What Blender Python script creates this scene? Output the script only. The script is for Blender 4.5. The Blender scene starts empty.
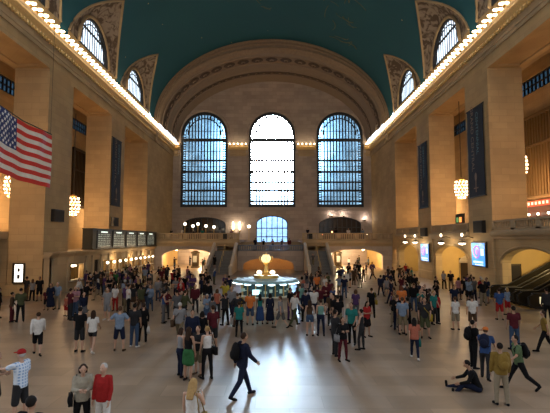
import bpy, bmesh, math, random
from mathutils import Vector, Matrix
R = random.Random(7)
PI = math.pi
sc = bpy.context.scene
COL = sc.collection
sin, cos, sqrt = math.sin, math.cos, math.sqrt

# ------------------------------------------------------------------ materials
MATS = {}
def new_mat(name):
    m = bpy.data.materials.new(name); m.use_nodes = True
    nt = m.node_tree
    return m, nt, nt.nodes['Principled BSDF']
def simple(name, rgb, rough=.6, metal=0, nscale=0, namt=.15, bump=0):
    if name in MATS: return MATS[name]
    m, nt, b = new_mat(name)
    b.inputs['Roughness'].default_value = rough
    b.inputs['Metallic'].default_value = metal
    n = nt.nodes.new('ShaderNodeTexNoise'); n.inputs['Scale'].default_value = nscale or 6
    n.inputs['Detail'].default_value = 4
    tc = nt.nodes.new('ShaderNodeTexCoord'); nt.links.new(tc.outputs['Object'], n.inputs['Vector'])
    mx = nt.nodes.new('ShaderNodeMix'); mx.data_type = 'RGBA'
    mx.inputs[6].default_value = tuple(c*(1-namt) for c in rgb)+(1,)
    mx.inputs[7].default_value = tuple(min(1, c*(1+namt)) for c in rgb)+(1,)
    nt.links.new(n.outputs['Fac'], mx.inputs[0]); nt.links.new(mx.outputs[2], b.inputs['Base Color'])
    if bump:
        bp = nt.nodes.new('ShaderNodeBump'); bp.inputs['Strength'].default_value = bump
        nt.links.new(n.outputs['Fac'], bp.inputs['Height']); nt.links.new(bp.outputs[0], b.inputs['Normal'])
    MATS[name] = m; return m
def emis(name, rgb, strength):
    if name in MATS: return MATS[name]
    m, nt, b = new_mat(name)
    b.inputs['Base Color'].default_value = (*rgb, 1)
    b.inputs['Emission Color'].default_value = (*rgb, 1)
    b.inputs['Emission Strength'].default_value = strength
    MATS[name] = m; return m
def stone(name, rgb, mortar=.8, bw=1.3, bh=.55, rough=.75, var=.12, big=.0):
    m, nt, b = new_mat(name)
    tc = nt.nodes.new('ShaderNodeTexCoord')
    sp = nt.nodes.new('ShaderNodeSeparateXYZ'); nt.links.new(tc.outputs['Object'], sp.inputs[0])
    ad = nt.nodes.new('ShaderNodeMath'); ad.operation = 'ADD'
    nt.links.new(sp.outputs[0], ad.inputs[0]); nt.links.new(sp.outputs[1], ad.inputs[1])
    cb = nt.nodes.new('ShaderNodeCombineXYZ'); nt.links.new(ad.outputs[0], cb.inputs[0]); nt.links.new(sp.outputs[2], cb.inputs[1])
    br = nt.nodes.new('ShaderNodeTexBrick'); nt.links.new(cb.outputs[0], br.inputs['Vector'])
    br.inputs['Scale'].default_value = 1
    br.inputs['Brick Width'].default_value = bw; br.inputs['Row Height'].default_value = bh
    br.inputs['Mortar Size'].default_value = .02
    br.inputs['Color1'].default_value = tuple(c*(1-var) for c in rgb)+(1,)
    br.inputs['Color2'].default_value = tuple(c*(1+var) for c in rgb)+(1,)
    br.inputs['Mortar'].default_value = tuple(c*mortar for c in rgb)+(1,)
    n = nt.nodes.new('ShaderNodeTexNoise'); n.inputs['Scale'].default_value = .35; n.inputs['Detail'].default_value = 6
    nt.links.new(tc.outputs['Object'], n.inputs['Vector'])
    mr = nt.nodes.new('ShaderNodeMapRange'); mr.inputs[1].default_value = .3; mr.inputs[2].default_value = .7
    mr.inputs[3].default_value = .85; mr.inputs[4].default_value = 1.12
    nt.links.new(n.outputs['Fac'], mr.inputs[0])
    mx = nt.nodes.new('ShaderNodeVectorMath'); mx.operation = 'SCALE'
    nt.links.new(br.outputs['Color'], mx.inputs[0]); nt.links.new(mr.outputs[0], mx.inputs['Scale'])
    nt.links.new(mx.outputs[0], b.inputs['Base Color'])
    b.inputs['Roughness'].default_value = rough
    bp = nt.nodes.new('ShaderNodeBump'); bp.inputs['Strength'].default_value = .25; bp.inputs['Distance'].default_value = .02
    nt.links.new(br.outputs['Fac'], bp.inputs['Height']); bp.invert = True
    nt.links.new(bp.outputs[0], b.inputs['Normal'])
    MATS[name] = m; return m

STONE = stone('caen_stone', (.46, .335, .18), mortar=.88, var=.07)
STONEW = stone('flare_greyed_west_stone', (.42, .355, .32), bw=1.6, bh=.7)  # stone colour lightened and greyed to take in some window flare
STONEP = stone('polished_plain_stone', (.42, .32, .20), mortar=.95, bw=3, bh=1.2)
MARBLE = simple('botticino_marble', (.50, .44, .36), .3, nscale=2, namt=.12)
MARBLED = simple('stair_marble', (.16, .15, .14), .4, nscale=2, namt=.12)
GILT = simple('gilded_plaster', (.78, .54, .22), .45, nscale=9, namt=.3, bump=.3)
ORN = simple('ornament_plaster', (.27, .20, .145), .7, nscale=2.6, namt=.25, bump=.4)
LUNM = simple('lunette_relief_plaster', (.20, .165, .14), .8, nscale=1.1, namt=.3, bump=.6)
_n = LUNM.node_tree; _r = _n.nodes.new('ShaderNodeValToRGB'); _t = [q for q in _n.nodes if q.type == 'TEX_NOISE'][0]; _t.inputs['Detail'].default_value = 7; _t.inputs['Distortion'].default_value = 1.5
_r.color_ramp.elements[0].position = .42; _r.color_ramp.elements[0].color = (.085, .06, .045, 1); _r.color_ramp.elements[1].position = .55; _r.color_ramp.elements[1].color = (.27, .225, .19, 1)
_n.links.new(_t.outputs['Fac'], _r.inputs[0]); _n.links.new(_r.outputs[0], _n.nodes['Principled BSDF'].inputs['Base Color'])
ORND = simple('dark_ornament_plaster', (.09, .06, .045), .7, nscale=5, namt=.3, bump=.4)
BLK = simple('black_metal', (.012, .012, .013), .45)
BRONZE = simple('dark_bronze', (.05, .035, .02), .4, .6, nscale=8)
BRONZEL = BRG = simple('light_bronze', (.20, .13, .055), .45, .5, nscale=8)
BRASS = simple('brass', (.75, .50, .17), .3, .9)
WFRAME = simple('window_iron', (.018, .024, .035), .5)
DKWOOD = simple('dark_wood', (.012, .007, .005), .7)
BOARD = simple('departure_board_casing', (.035, .042, .035), .45)
BOARDF = simple('departure_board_face', (.006, .008, .007), .35)
WHITE = simple('white_paint', (.75, .73, .70), .5)
BULB = emis('warm_bulb_glow', (1, .76, .46), 8)
GLOBE = emis('white_globe_glow', (1, .84, .58), 4.5)
CHBULB = emis('chandelier_bulb_glow', (1, .62, .36), 6)
BOOTHL = emis('booth_light_glow', (.70, .95, 1), 2.2)
TEXTM = emis('board_lettering_glow', (.62, .72, .62), .2)
HEADM = emis('board_header_glow', (.8, .95, .85), .9)

def floor_mat():
    m, nt, b = new_mat('tennessee_marble_floor')
    tc = nt.nodes.new('ShaderNodeTexCoord')
    br = nt.nodes.new('ShaderNodeTexBrick'); nt.links.new(tc.outputs['Object'], br.inputs['Vector'])
    br.offset = 0.5
    br.inputs['Scale'].default_value = 1; br.inputs['Brick Width'].default_value = 1.9; br.inputs['Row Height'].default_value = .95
    br.inputs['Mortar Size'].default_value = .012
    br.inputs['Color1'].default_value = (.205, .15, .105, 1); br.inputs['Color2'].default_value = (.28, .205, .145, 1)
    br.inputs['Mortar'].default_value = (.18, .13, .09, 1)
    n = nt.nodes.new('ShaderNodeTexNoise'); n.inputs['Scale'].default_value = .8; n.inputs['Detail'].default_value = 5
    n.inputs['Distortion'].default_value = .4
    nt.links.new(tc.outputs['Object'], n.inputs['Vector'])
    mr = nt.nodes.new('ShaderNodeMapRange'); mr.inputs[1].default_value = .3; mr.inputs[2].default_value = .7
    mr.inputs[3].default_value = .82; mr.inputs[4].default_value = 1.16
    nt.links.new(n.outputs['Fac'], mr.inputs[0])
    mx = nt.nodes.new('ShaderNodeVectorMath'); mx.operation = 'SCALE'
    nt.links.new(br.outputs['Color'], mx.inputs[0]); nt.links.new(mr.outputs[0], mx.inputs['Scale'])
    nt.links.new(mx.outputs[0], b.inputs['Base Color'])
    r2 = nt.nodes.new('ShaderNodeMapRange'); r2.inputs[3].default_value = .36; r2.inputs[4].default_value = .46
    nt.links.new(n.outputs['Fac'], r2.inputs[0]); nt.links.new(r2.outputs[0], b.inputs['Roughness'])
    return m
FLOOR = floor_mat()

def vault_mat():
    m, nt, b = new_mat('teal_zodiac_vault_paint')
    tc = nt.nodes.new('ShaderNodeTexCoord')
    n = nt.nodes.new('ShaderNodeTexNoise'); n.inputs['Scale'].default_value = .12; n.inputs['Detail'].default_value = 5
    nt.links.new(tc.outputs['Object'], n.inputs['Vector'])
    cr = nt.nodes.new('ShaderNodeMix'); cr.data_type = 'RGBA'
    cr.inputs[6].default_value = (.007, .088, .135, 1); cr.inputs[7].default_value = (.012, .12, .175, 1)
    nt.links.new(n.outputs['Fac'], cr.inputs[0])
    # small gold stars
    v = nt.nodes.new('ShaderNodeTexVoronoi'); v.inputs['Scale'].default_value = .42
    nt.links.new(tc.outputs['Object'], v.inputs['Vector'])
    lt = nt.nodes.new('ShaderNodeMath'); lt.operation = 'LESS_THAN'; lt.inputs[1].default_value = .04
    nt.links.new(v.outputs['Distance'], lt.inputs[0])
    m2 = nt.nodes.new('ShaderNodeMix'); m2.data_type = 'RGBA'; m2.inputs[7].default_value = (.5, .42, .2, 1)
    nt.links.new(lt.outputs[0], m2.inputs[0]); nt.links.new(cr.outputs[2], m2.inputs[6])
    nt.links.new(m2.outputs[2], b.inputs['Base Color'])
    b.inputs['Roughness'].default_value = .75
    return m
VAULT = vault_mat()

def pane_mat(name, tint, lo=.55, hi=1.0, sc_=1.2):
    m, nt, b = new_mat(name)
    nt.nodes.remove(b)
    out = nt.nodes['Material Output']
    tr = nt.nodes.new('ShaderNodeBsdfTransparent'); gl = nt.nodes.new('ShaderNodeBsdfGlossy'); gl.inputs['Roughness'].default_value = .15
    n = nt.nodes.new('ShaderNodeTexNoise'); n.inputs['Scale'].default_value = sc_; n.inputs['Detail'].default_value = 3
    tc = nt.nodes.new('ShaderNodeTexCoord'); nt.links.new(tc.outputs['Object'], n.inputs['Vector'])
    mx = nt.nodes.new('ShaderNodeMix'); mx.data_type = 'RGBA'
    mx.inputs[6].default_value = tuple(c*lo for c in tint)+(1,); mx.inputs[7].default_value = tuple(c*hi for c in tint)+(1,)
    nt.links.new(n.outputs['Fac'], mx.inputs[0]); nt.links.new(mx.outputs[2], tr.inputs['Color'])
    ms = nt.nodes.new('ShaderNodeMixShader'); ms.inputs[0].default_value = .04
    nt.links.new(tr.outputs[0], ms.inputs[1]); nt.links.new(gl.outputs[0], ms.inputs[2]); nt.links.new(ms.outputs[0], out.inputs[0])
    MATS[name] = m; return m
PANE = pane_mat('pale_window_glass', (.52, .66, .74), .35, 1.2, .45)
PANEC = pane_mat('clear_window_glass', (.95, .98, 1.0), .8, 1.0)
PANED = pane_mat('dim_gallery_glass', (.14, .20, .24), .3, 1.2, .8)
DGLASS = simple('dark_shop_glass', (.04, .035, .035), .1)
SKINS = [(.40, .235, .16), (.32, .18, .115), (.22, .115, .07), (.11, .06, .035)]  # skin tones deepened to carry the shade of backlit figures

# ------------------------------------------------------------------ mesh builder
class MB:
    def __init__(s): s.v = []; s.f = []; s.m = []; s.k = 0
    def add(s, vs, fs, k=None):
        o = len(s.v); s.v += [tuple(v) for v in vs]
        s.f += [tuple(i+o for i in f) for f in fs]; s.m += [s.k if k is None else k]*len(fs)
        return s
    def box(s, x0, x1, y0, y1, z0, z1, k=None):
        vs = [(x, y, z) for x in (x0, x1) for y in (y0, y1) for z in (z0, z1)]
        return s.add(vs, [(0, 1, 3, 2), (4, 6, 7, 5), (0, 4, 5, 1), (2, 3, 7, 6), (0, 2, 6, 4), (1, 5, 7, 3)], k)
    def prism(s, pts, vec, k=None):
        n = len(pts); v = Vector(vec)
        vs = [Vector(p) for p in pts] + [Vector(p)+v for p in pts]
        return s.add(vs, [tuple(range(n))[::-1], tuple(range(n, 2*n))] + [(i, (i+1) % n, n+(i+1) % n, n+i) for i in range(n)], k)
    def loft(s, rings, k=None, cap=True, closed=True):
        n = len(rings[0]); vs = [p for r in rings for p in r]; fs = []
        for j in range(len(rings)-1):
            for i in range(n if closed else n-1):
                a = j*n+i; b = j*n+(i+1) % n; fs.append((a, b, b+n, a+n))
        if cap and closed: fs += [tuple(range(n))[::-1], tuple(range((len(rings)-1)*n, len(rings)*n))]
        return s.add(vs, fs, k)
    def lathe(s, prof, c=(0, 0, 0), n=20, k=None, sx=1, sy=1):
        return s.loft([[(c[0]+r*sx*cos(2*PI*i/n), c[1]+r*sy*sin(2*PI*i/n), c[2]+z) for i in range(n)] for r, z in prof], k)
    def ell(s, c, r, n=12, m=8, k=None, rot=None):
        rings = []
        for j in range(m+1):
            t = PI*(j+.02)/(m+.04); ring = []
            for i in range(n):
                p = Vector((r[0]*sin(t)*cos(2*PI*i/n), r[1]*sin(t)*sin(2*PI*i/n), -r[2]*cos(t)))
                if rot: p = rot @ p
                ring.append(Vector(c)+p)
            rings.append(ring)
        return s.loft(rings, k)
    def cap(s, p0, r0, p1, r1, n=10, k=None):          # tapered limb with round ends
        p0 = Vector(p0); p1 = Vector(p1); d = (p1-p0)
        if d.length < 1e-5: d = Vector((0, 0, .001))
        d.normalize(); a = d.orthogonal().normalized(); b = d.cross(a)
        rings = []
        for t in (-.98, -.7, -.35, 0): 
            rr = r0*sqrt(1-t*t); rings.append([p0+d*(t*r0)+(a*cos(2*PI*i/n)+b*sin(2*PI*i/n))*rr for i in range(n)])
        for t in (0, .35, .7, .98):
            rr = r1*sqrt(1-t*t); rings.append([p1+d*(t*r1)+(a*cos(2*PI*i/n)+b*sin(2*PI*i/n))*rr for i in range(n)])
        return s.loft(rings, k)
    def tube(s, pts, r, n=6, k=None):
        pts = [Vector(p) for p in pts]; rings = []
        for j, p in enumerate(pts):
            d = (pts[min(j+1, len(pts)-1)]-pts[max(j-1, 0)]).normalized()
            up = Vector((0, 0, 1)) if abs(d.z) < .9 else Vector((1, 0, 0))
            a = d.cross(up).normalized(); b = d.cross(a)
            rings.append([p+(a*cos(2*PI*i/n)+b*sin(2*PI*i/n))*r for i in range(n)])
        return s.loft(rings, k)
    def mesh(s, name, mats, smooth=False):
        me = bpy.data.meshes.new(name); me.from_pydata(s.v, [], s.f)
        for m in (mats if isinstance(mats, (list, tuple)) else [mats]): me.materials.append(m)
        me.polygons.foreach_set('material_index', s.m)
        if smooth: me.polygons.foreach_set('use_smooth', [True]*len(s.f))
        bm = bmesh.new(); bm.from_mesh(me); bmesh.ops.recalc_face_normals(bm, faces=bm.faces); bm.to_mesh(me); bm.free()
        return me
    def build(s, name, mats, parent=None, smooth=False):
        o = bpy.data.objects.new(name, s.mesh(name, mats, smooth)); COL.objects.link(o)
        if parent: o.parent = parent
        return o
LABELS = {}
def tag(o, label, cat, group=None, kind=None):
    o['label'] = label; o['category'] = cat
    if group: o['group'] = group
    if kind: o['kind'] = kind
    return o
def struct(o, label, cat): return tag(o, label, cat, kind='structure')
def empty(name, loc=(0, 0, 0), rz=0):
    o = bpy.data.objects.new(name, None); COL.objects.link(o); o.location = loc; o.rotation_euler = (0, 0, rz)
    o.empty_display_size = .1
    return o
def dup(o, loc=None, rz=None):
    c = o.copy(); COL.objects.link(c)
    if loc is not None: c.location = loc
    if rz is not None: c.rotation_euler = (0, 0, rz)
    for ch in o.children:
        d = ch.copy(); COL.objects.link(d); d.parent = c
        for g in ch.children:
            e = g.copy(); COL.objects.link(e); e.parent = d
    return c
def light(kind, loc, energy, color, size=.3, rot=None):
    l = bpy.data.lights.new('lamp_light', kind); l.energy = energy; l.color = color
    if kind == 'POINT': l.shadow_soft_size = size
    o = bpy.data.objects.new('lamp_light', l); COL.objects.link(o); o.location = loc
    return o

# ------------------------------------------------------------------ measured frame of the hall
CX, H = .55, 4.6
FPX, PITCH = 440., math.atan(32.5/440)
def F(px, py):                                     # pixel -> point on the floor
    a = (px-275)/FPX; b = (206.5-py)/FPX
    r = (a, cos(PITCH)-b*sin(PITCH), sin(PITCH)+b*cos(PITCH)); t = -H/r[2]
    return CX+r[0]*t, r[1]*t
A = 18.35                                          # half width between the pier faces
ZC, RISE = 22.6, 13.45                             # vault spring and rise
YE, YW = 67.6, 80.7                                # end of vault, west wall
def ell(x, a=A, b=RISE, z0=ZC): return z0 + b*sqrt(max(0, 1-(x/a)**2))

# generic wall with openings, built column by column.  mp(u, d, z) maps to xyz
def wallgrid(mb, u0, u1, zbot, ztop, ops, mp, th, step=.5, k=None):
    us = {u0, u1}
    n = max(1, int((u1-u0)/step))
    if callable(ztop): us |= {u0+(u1-u0)*i/n for i in range(n+1)}
    for (a, b, z0, zs, rise) in ops:
        us |= {a, b}
        if rise: us |= {(a+b)/2 - (b-a)/2*cos(PI*i/16) for i in range(17)}
    us = sorted(us); us2 = [us[0]]
    for u in us[1:]:
        if u-us2[-1] > 1e-4: us2.append(u)
    zt = ztop if callable(ztop) else (lambda u: ztop)
    def top(op, u):
        a, b, z0, zs, rise = op; t = (u-(a+b)/2)/((b-a)/2); return zs+rise*sqrt(max(0, 1-t*t))
    def q(ps): mb.add(ps, [(0, 1, 2, 3)], k)
    for ua, ub in zip(us2, us2[1:]):
        mid = (ua+ub)/2; hit = sorted([o for o in ops if o[0] < mid < o[1]], key=lambda o: o[2])
        za, zb = zbot, zbot; segs = []
        for o in hit:
            if o[2] > zbot+1e-4: segs.append((za, zb, o[2], o[2]))
            za, zb = top(o, ua), top(o, ub)
        segs.append((za, zb, zt(ua), zt(ub)))
        for (a0, b0, a1, b1) in segs:
            for d in (0, th): q([mp(ua, d, a0), mp(ub, d, b0), mp(ub, d, b1), mp(ua, d, a1)])
            q([mp(ua, 0, a0), mp(ub, 0, b0), mp(ub, th, b0), mp(ua, th, a0)])
            q([mp(ua, 0, a1), mp(ub, 0, b1), mp(ub, th, b1), mp(ua, th, a1)])
    for (a, b, z0, zs, rise) in ops:
        for u in (a, b): q([mp(u, 0, z0), mp(u, th, z0), mp(u, th, zs), mp(u, 0, zs)])
    for u in (u0, u1): q([mp(u, 0, zbot), mp(u, th, zbot), mp(u, th, zt(u)), mp(u, 0, zt(u))])

# ------------------------------------------------------------------ floor
struct(MB().box(-30, 30, -4, 96, -.3, 0).build('floor', FLOOR), 'polished tan marble floor of the concourse in large slabs', 'floor')

# ------------------------------------------------------------------ piers, aisles
PIERS = [(22, 26.5), (36, 40.4), (50.1, 54.6), (64.6, YW+.6)]
PD = 2.9; ZL = 19.05
for sd, side in ((-1, 'left'), (1, 'right')):
    for i, (y0, y1) in enumerate(PIERS):
        mb = MB()
        xo = A+PD if i < 3 else A+8
        a, b = sorted((sd*A, sd*xo))
        mb.box(a, b, y0, y1, 0, 22.0)
        # plinth
        a2, b2 = sorted((sd*(A-.12), sd*(A+PD+.1)))
        mb.box(a2, b2, y0-.12, min(y1+.12, YW), 0, .9)
        which = ['first', 'second', 'third', 'end'][i]
        struct(mb.build('pillar', STONE), f'tall tan stone pier, {which} from the camera along the {side} side of the hall', 'pillar')
    # architrave above the bays, soffit panels
    mb = MB()
    a, b = sorted((sd*A, sd*(A+PD)))
    for i in range(3): mb.box(a, b, PIERS[i][1], PIERS[i+1][0], ZL, 22.0)
    for i in range(3):
        y0 = PIERS[i][1]; y1 = PIERS[i+1][0]
        for (p, q_, r, t) in ((.0, .5, 0, y1-y0), (PD-.5, PD, 0, y1-y0), (.5, PD-.5, 0, .6), (.5, PD-.5, y1-y0-.6, y1-y0)):
            a, b = sorted((sd*(A+p), sd*(A+q_))); mb.box(a, b, y0+r, y0+t, ZL-.14, ZL)
    struct(mb.build('beam', STONE), f'stone beam carried by the piers on the {side} side', 'beam')
    # aisle: back wall with a strip window, ceiling, gallery floor
    XB = 25.0
    mb = MB()
    wins = [(y, y+7.5, 18.5, 20.0, 0) for y in (23, 37.5, 52)]
    wallgrid(mb, 20, 66, 0, 21.3, wins, lambda u, d, z: (sd*(XB+d), u, z), .5)
    struct(mb.build(f'wall_{side}', STONE), f'stone back wall of the gallery behind the {side} piers', 'wall')
    for (y0, y1, z0, z1, _) in wins:
        w = empty(f'window_{20+(3 if sd > 0 else 0)+[23, 37.5, 52].index(y0)}', (sd*(XB+.2), (y0+y1)/2, z0))
        struct(w, f'low strip window high in the {side} gallery wall, {["first","second","third"][[23,37.5,52].index(y0)]} from the camera', 'window')
        fr = MB(); L = (y1-y0)/2; hh = z1-z0
        fr.box(-.1, .1, -L, L, 0, .12); fr.box(-.1, .1, -L, L, hh-.12, hh); fr.box(-.08, .08, -L, L, hh/2-.05, hh/2+.05)
        for j in range(13): y = -L+j*2*L/12; fr.box(-.08, .08, y-.05, y+.05, 0, hh)
        fr.build('window_frame', WFRAME, w); MB().box(-.02, .02, -L, L, 0, hh).build('pane', PANED, w)
    a, b = sorted((sd*(A+PD-.1), sd*(XB+.5))); struct(MB().box(a, b, 20, 66, 21.2, 21.6).build('ceiling', STONEP), f'flat ceiling over the {side} gallery', 'ceiling')

# lower closing wall under the left pier run (faces the camera beside the first left pier)
struct(MB().box(-26, -A-PD+.05, 36.0, 36.6, 0, 5.2).build('wall_gallery_end', STONE), 'stone wall beside the first left pier behind the white lit poster', 'wall')

# gallery floors
struct(MB().box(-XB, -A-.02, 40.4, 64.6, 3.0, 3.4).build('floor_gallery_left', STONEP), 'gallery floor above the ticket offices', 'floor')
struct(MB().box(A+.35, XB, 20, 64.6, 4.6, 5.3).build('floor_gallery_right', STONEP), 'gallery floor above the right arches', 'floor')
struct(MB().box(-XB, -A-PD, 20, 36, 4.6, 5.2).build('floor_gallery_near_left', STONEP), 'near left gallery floor', 'floor')

# bronze grilles on the gallery back walls
def grille(x, y0, y1, z0, z1, label):
    g = empty('window_grille', (x, (y0+y1)/2, z0)); tag(g, label, 'grille')
    L = (y1-y0)/2; h = z1-z0; fr = MB()
    for (a, b, c, d) in ((-L, L, 0, .3), (-L, L, h-.3, h), (-L, -L+.3, 0, h), (L-.3, L, 0, h), (-L, L, h*.62, h*.62+.2)): fr.box(-.15, .15, a, b, c, d)
    fr.build('frame', BRONZEL, g); bars = MB(); n = int(2*L/.45)
    for i in range(n): y = -L+.3+(i+.5)*(2*L-.6)/n; bars.box(-.08, .08, y-.1, y+.1, .3, h-.3)
    bars.build('bars', BRONZEL, g)
grille(24.85, 33.0, 42.2, 8.3, 16.3, 'gold bronze grille of upright slats high behind the first right pier')
BRONZEL = BRONZE
grille(-24.85, 54.8, 58.2, 8.6, 16.2, 'dark bronze grille seen between the two nearest left piers')

BRONZEL = BRG
# ------------------------------------------------------------------ vault with lunettes
LUN = [17.8, 31.3, 44.9, 58.5]; WL = 6.1; HL = 8.6        # lunette centres, half width, height on the vault
WW, WH = 3.8, 3.9                                  # window arch half width and height
ZW = 23.7
def grooves(y):                                    # height above ZC where the vault starts at this y
    for c in LUN:
        t = (y-c)/WL
        if abs(t) < 1: return max(ZW-ZC, RISE*sqrt(1-((A-2.85*(1-abs(t)))/A)**2))
    return 0
mb = MB(); rings = []
ys = set([14.0, YE]); 
for c in LUN: ys |= {min(YE, c+WL*cos(PI*i/22)) for i in range(23)}
ys |= {c+WL+.01 for c in LUN[:-1]} | {c-WL-.01 for c in LUN[1:]}
for y in sorted(ys):
    h = grooves(y); t0 = math.asin(min(.999, h/RISE)); n = 44
    rings.append([(A*cos(t0+(PI-2*t0)*i/n), y, ZC+RISE*sin(t0+(PI-2*t0)*i/n)) for i in range(n+1)])
mb.loft(rings, closed=False, cap=False)
vault = struct(mb.build('ceiling_vault', VAULT, smooth=True), 'teal green vaulted ceiling painted with faint gold stars and figures', 'ceiling')
# painted constellation lines: thin raised strokes of gold leaf following the vault
def onv(x, y, off=.03): 
    return Vector((x*(1-off/20), y, ell(x)-off))
def stroke(mb, pts, w=.06):
    for (x0, y0), (x1, y1) in zip(pts, pts[1:]):
        n = 4; P = [onv(x0+(x1-x0)*i/n, y0+(y1-y0)*i/n) for i in range(n+1)]
        mb.tube(P, w, 4)
mb = MB()
RR = random.Random(3)
for (cx, cy, rx, ry, n) in ((5.0, 46, 3.4, 4.2, 20), (8.2, 53, 2.4, 4.0, 13), (10.3, 60, 1.7, 3.6, 9), (-2.2, 47.5, 1.4, 1.6, 4), (-1.2, 57, 1.6, 1.4, 4)):
    for k in range(n):
        a = RR.uniform(0, 2*PI); x = cx+rx*RR.uniform(-.9, .9); y = cy+ry*RR.uniform(-.9, .9); pts = []
        l = RR.uniform(.35, .8); cu = RR.uniform(-.5, .5)
        for j in range(5): pts.append((x, y)); x += l*cos(a)*.6; y += l*sin(a); a += cu
        stroke(mb, pts, RR.choice((.04, .05, .08)))
GOLD = simple('faded_gold_paint', (.13, .16, .11), .6, nscale=2, namt=.3)
o = mb.build('painting', GOLD, vault)

# lunette shells and windows
def lun_arch(t, w, h): return w*cos(t), h*sin(t)
nwin = 10
for sd, side in ((-1, 'left'), (1, 'right')):
    for li, c in enumerate(LUN):
        mb = MB(); N = 28; rings = []
        for s in range(7):
            f = s/6; ring = []
            for i in range(N+1):
                t = PI*i/N
                yw, zw = c+WW*cos(t), ZW+WH*sin(t)
                yv = c+WL*cos(t); hv = grooves(yv) if 0 < i < N else 0
                zv = ZC+max(hv, ZW-ZC); xv = A*sqrt(max(0, 1-((zv-ZC)/RISE)**2))
                X = A+.1 + (xv-A-.1)*f; bul = .35*sin(PI*f)*sin(t)
                ring.append((sd*X, yw+(yv-yw)*f, zw+(zv-zw)*f+bul))
            rings.append(ring)
        mb.loft(rings, closed=False, cap=False)
        # raised rib on the groin and around the window
        pts = rings[-1]; mb.k = 1; mb.tube(pts, .14, 5); mb.tube([(p[0]-sd*.1, p[1], p[2]) for p in rings[0]], .2, 5); mb.k = 0
        nm = ['nearest', 'second', 'third', 'farthest'][li]
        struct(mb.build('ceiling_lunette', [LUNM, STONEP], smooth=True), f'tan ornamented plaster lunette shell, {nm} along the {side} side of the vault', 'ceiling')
        # wall below and around
        mb = MB()
        wallgrid(mb, c-6.85, c+6.85, 22.0, lambda u: 23.9 if abs(u-c) > WL else ZC+max(grooves(u), 1.2)+.2, [(c-WW, c+WW, ZW, ZW+.01, WH)], lambda u, d, z: (sd*(A+.1+d), u, z), .12)
        struct(mb.build(f'wall_{side}', STONE), f'clerestory wall around the {nm} arched window on the {side}', 'wall')
        w = empty(f'window_{nwin}', (sd*(A+.2), c, ZW)); nwin += 1
        struct(w, f'arched clerestory window, {nm} along the {side} side under the vault', 'window')
        fr = MB(); arc = [(0, WW*cos(PI*i/24), WH*sin(PI*i/24)) for i in range(25)]
        fr.tube([(a, b*.95, cc*.95) for a, b, cc in arc], .2, 6); fr.box(-.1, .1, -WW, WW, 0, .2); fr.box(-.05, .05, -WW*.82, WW*.82, 2.1, 2.3)
        fr.tube([(a, b*.8, cc*.8) for a, b, cc in arc], .07, 4)
        fr.build('window_frame', WFRAME, w)
        bars = MB()
        for j in range(1, 13):
            y = -WW+2*WW*j/13; bars.box(-.03, .03, y-.06, y+.06, 0, WH*sqrt(1-(y/WW)**2))
        bars.build('mullions', WFRAME, w)
        pn = MB(); pn.prism([(-.02, WW*cos(PI*i/24), WH*sin(PI*i/24)) for i in range(25)], (.04, 0, 0)); pn.build('pane', PANEC, w)

# ------------------------------------------------------------------ west end: archivolt, coffered soffit, wall
AI, BI = 17.45, RISE-1.95
mb = MB()
def arc_band(mb, y0, a0, b0, y1, a1, b1, k=0, n=56):
    r0 = [(a0*cos(PI*i/n), y0, ZC+b0*sin(PI*i/n)) for i in range(n+1)]
    r1 = [(a1*cos(PI*i/n), y1, ZC+b1*sin(PI*i/n)) for i in range(n+1)]
    mb.loft([r0, r1], k, closed=False, cap=False)
prof = [(YE-.1, A+.05, RISE+.1), (YE-.45, A-.02, RISE-.05), (YE-.45, A-.1, RISE-.22), (YE-.2, A-.14, RISE-.36), (YE-.2, A-.24, RISE-.62), (YE-.38, A-.28, RISE-.72), (YE-.1, A-.36, RISE-.86), (YE-.1, A-.5, RISE-1.2), (YE-.25, A-.54, RISE-1.32), (YE+.0, A-.62, RISE-1.45), (YE+.2, A-.8, RISE-1.8), (YE+.5, AI, BI)]
for p, q_ in zip(prof, prof[1:]): arc_band(mb, *p, *q_, k=1)
sof = [(YE+.5, 0), (YE+1.3, 0), (YE+1.35, .12), (YE+1.6, .12), (YE+1.65, -.12), (YE+4.4, -.12), (YE+4.45, .12), (YE+4.8, .12), (YE+4.85, 0), (YE+7.4, 0), (YE+7.45, .12), (YE+7.8, .12), (YE+7.85, -.03), (YE+9.4, -.03), (YE+9.45, .12), (YE+9.8, .12), (YE+9.85, 0), (YW+.3, 0)]
for (ya, ea), (yb, eb) in zip(sof, sof[1:]):
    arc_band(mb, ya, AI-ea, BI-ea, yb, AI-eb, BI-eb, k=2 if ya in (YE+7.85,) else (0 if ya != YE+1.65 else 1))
# rosettes in the coffer band, and small ones in the dark band
for yy, n, r in ((YE+3.0, 23, .78), (YE+8.6, 39, .42)):
    for i in range(n):
        t = PI*(i+.5)/n; p = Vector((AI*cos(t), yy, ZC+BI*sin(t))); nrm = Vector((cos(t)/AI, 0, sin(t)/BI)).normalized()
        tx = nrm.cross(Vector((0, 1, 0))).normalized()
        rot = Matrix((tx, Vector((0, 1, 0)), nrm)).transposed()
        mb.ell(p-nrm*.02, (r*1.25, r*1.2, .12), 12, 4, 2, rot); mb.ell(p-nrm*.12, (r*.5, r*.45, .12), 8, 4, 1, rot); mb.ell(p-nrm*.22, (r*.25, r*.25, .12), 6, 4, 2, rot)
struct(mb.build('ceiling_end_arch', [simple('end_arch_plaster', (.27, .21, .165), .75, nscale=1, namt=.1), ORN, ORND]), 'broad moulded stone arch with a band of rosettes before the end wall', 'ceiling')

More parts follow.
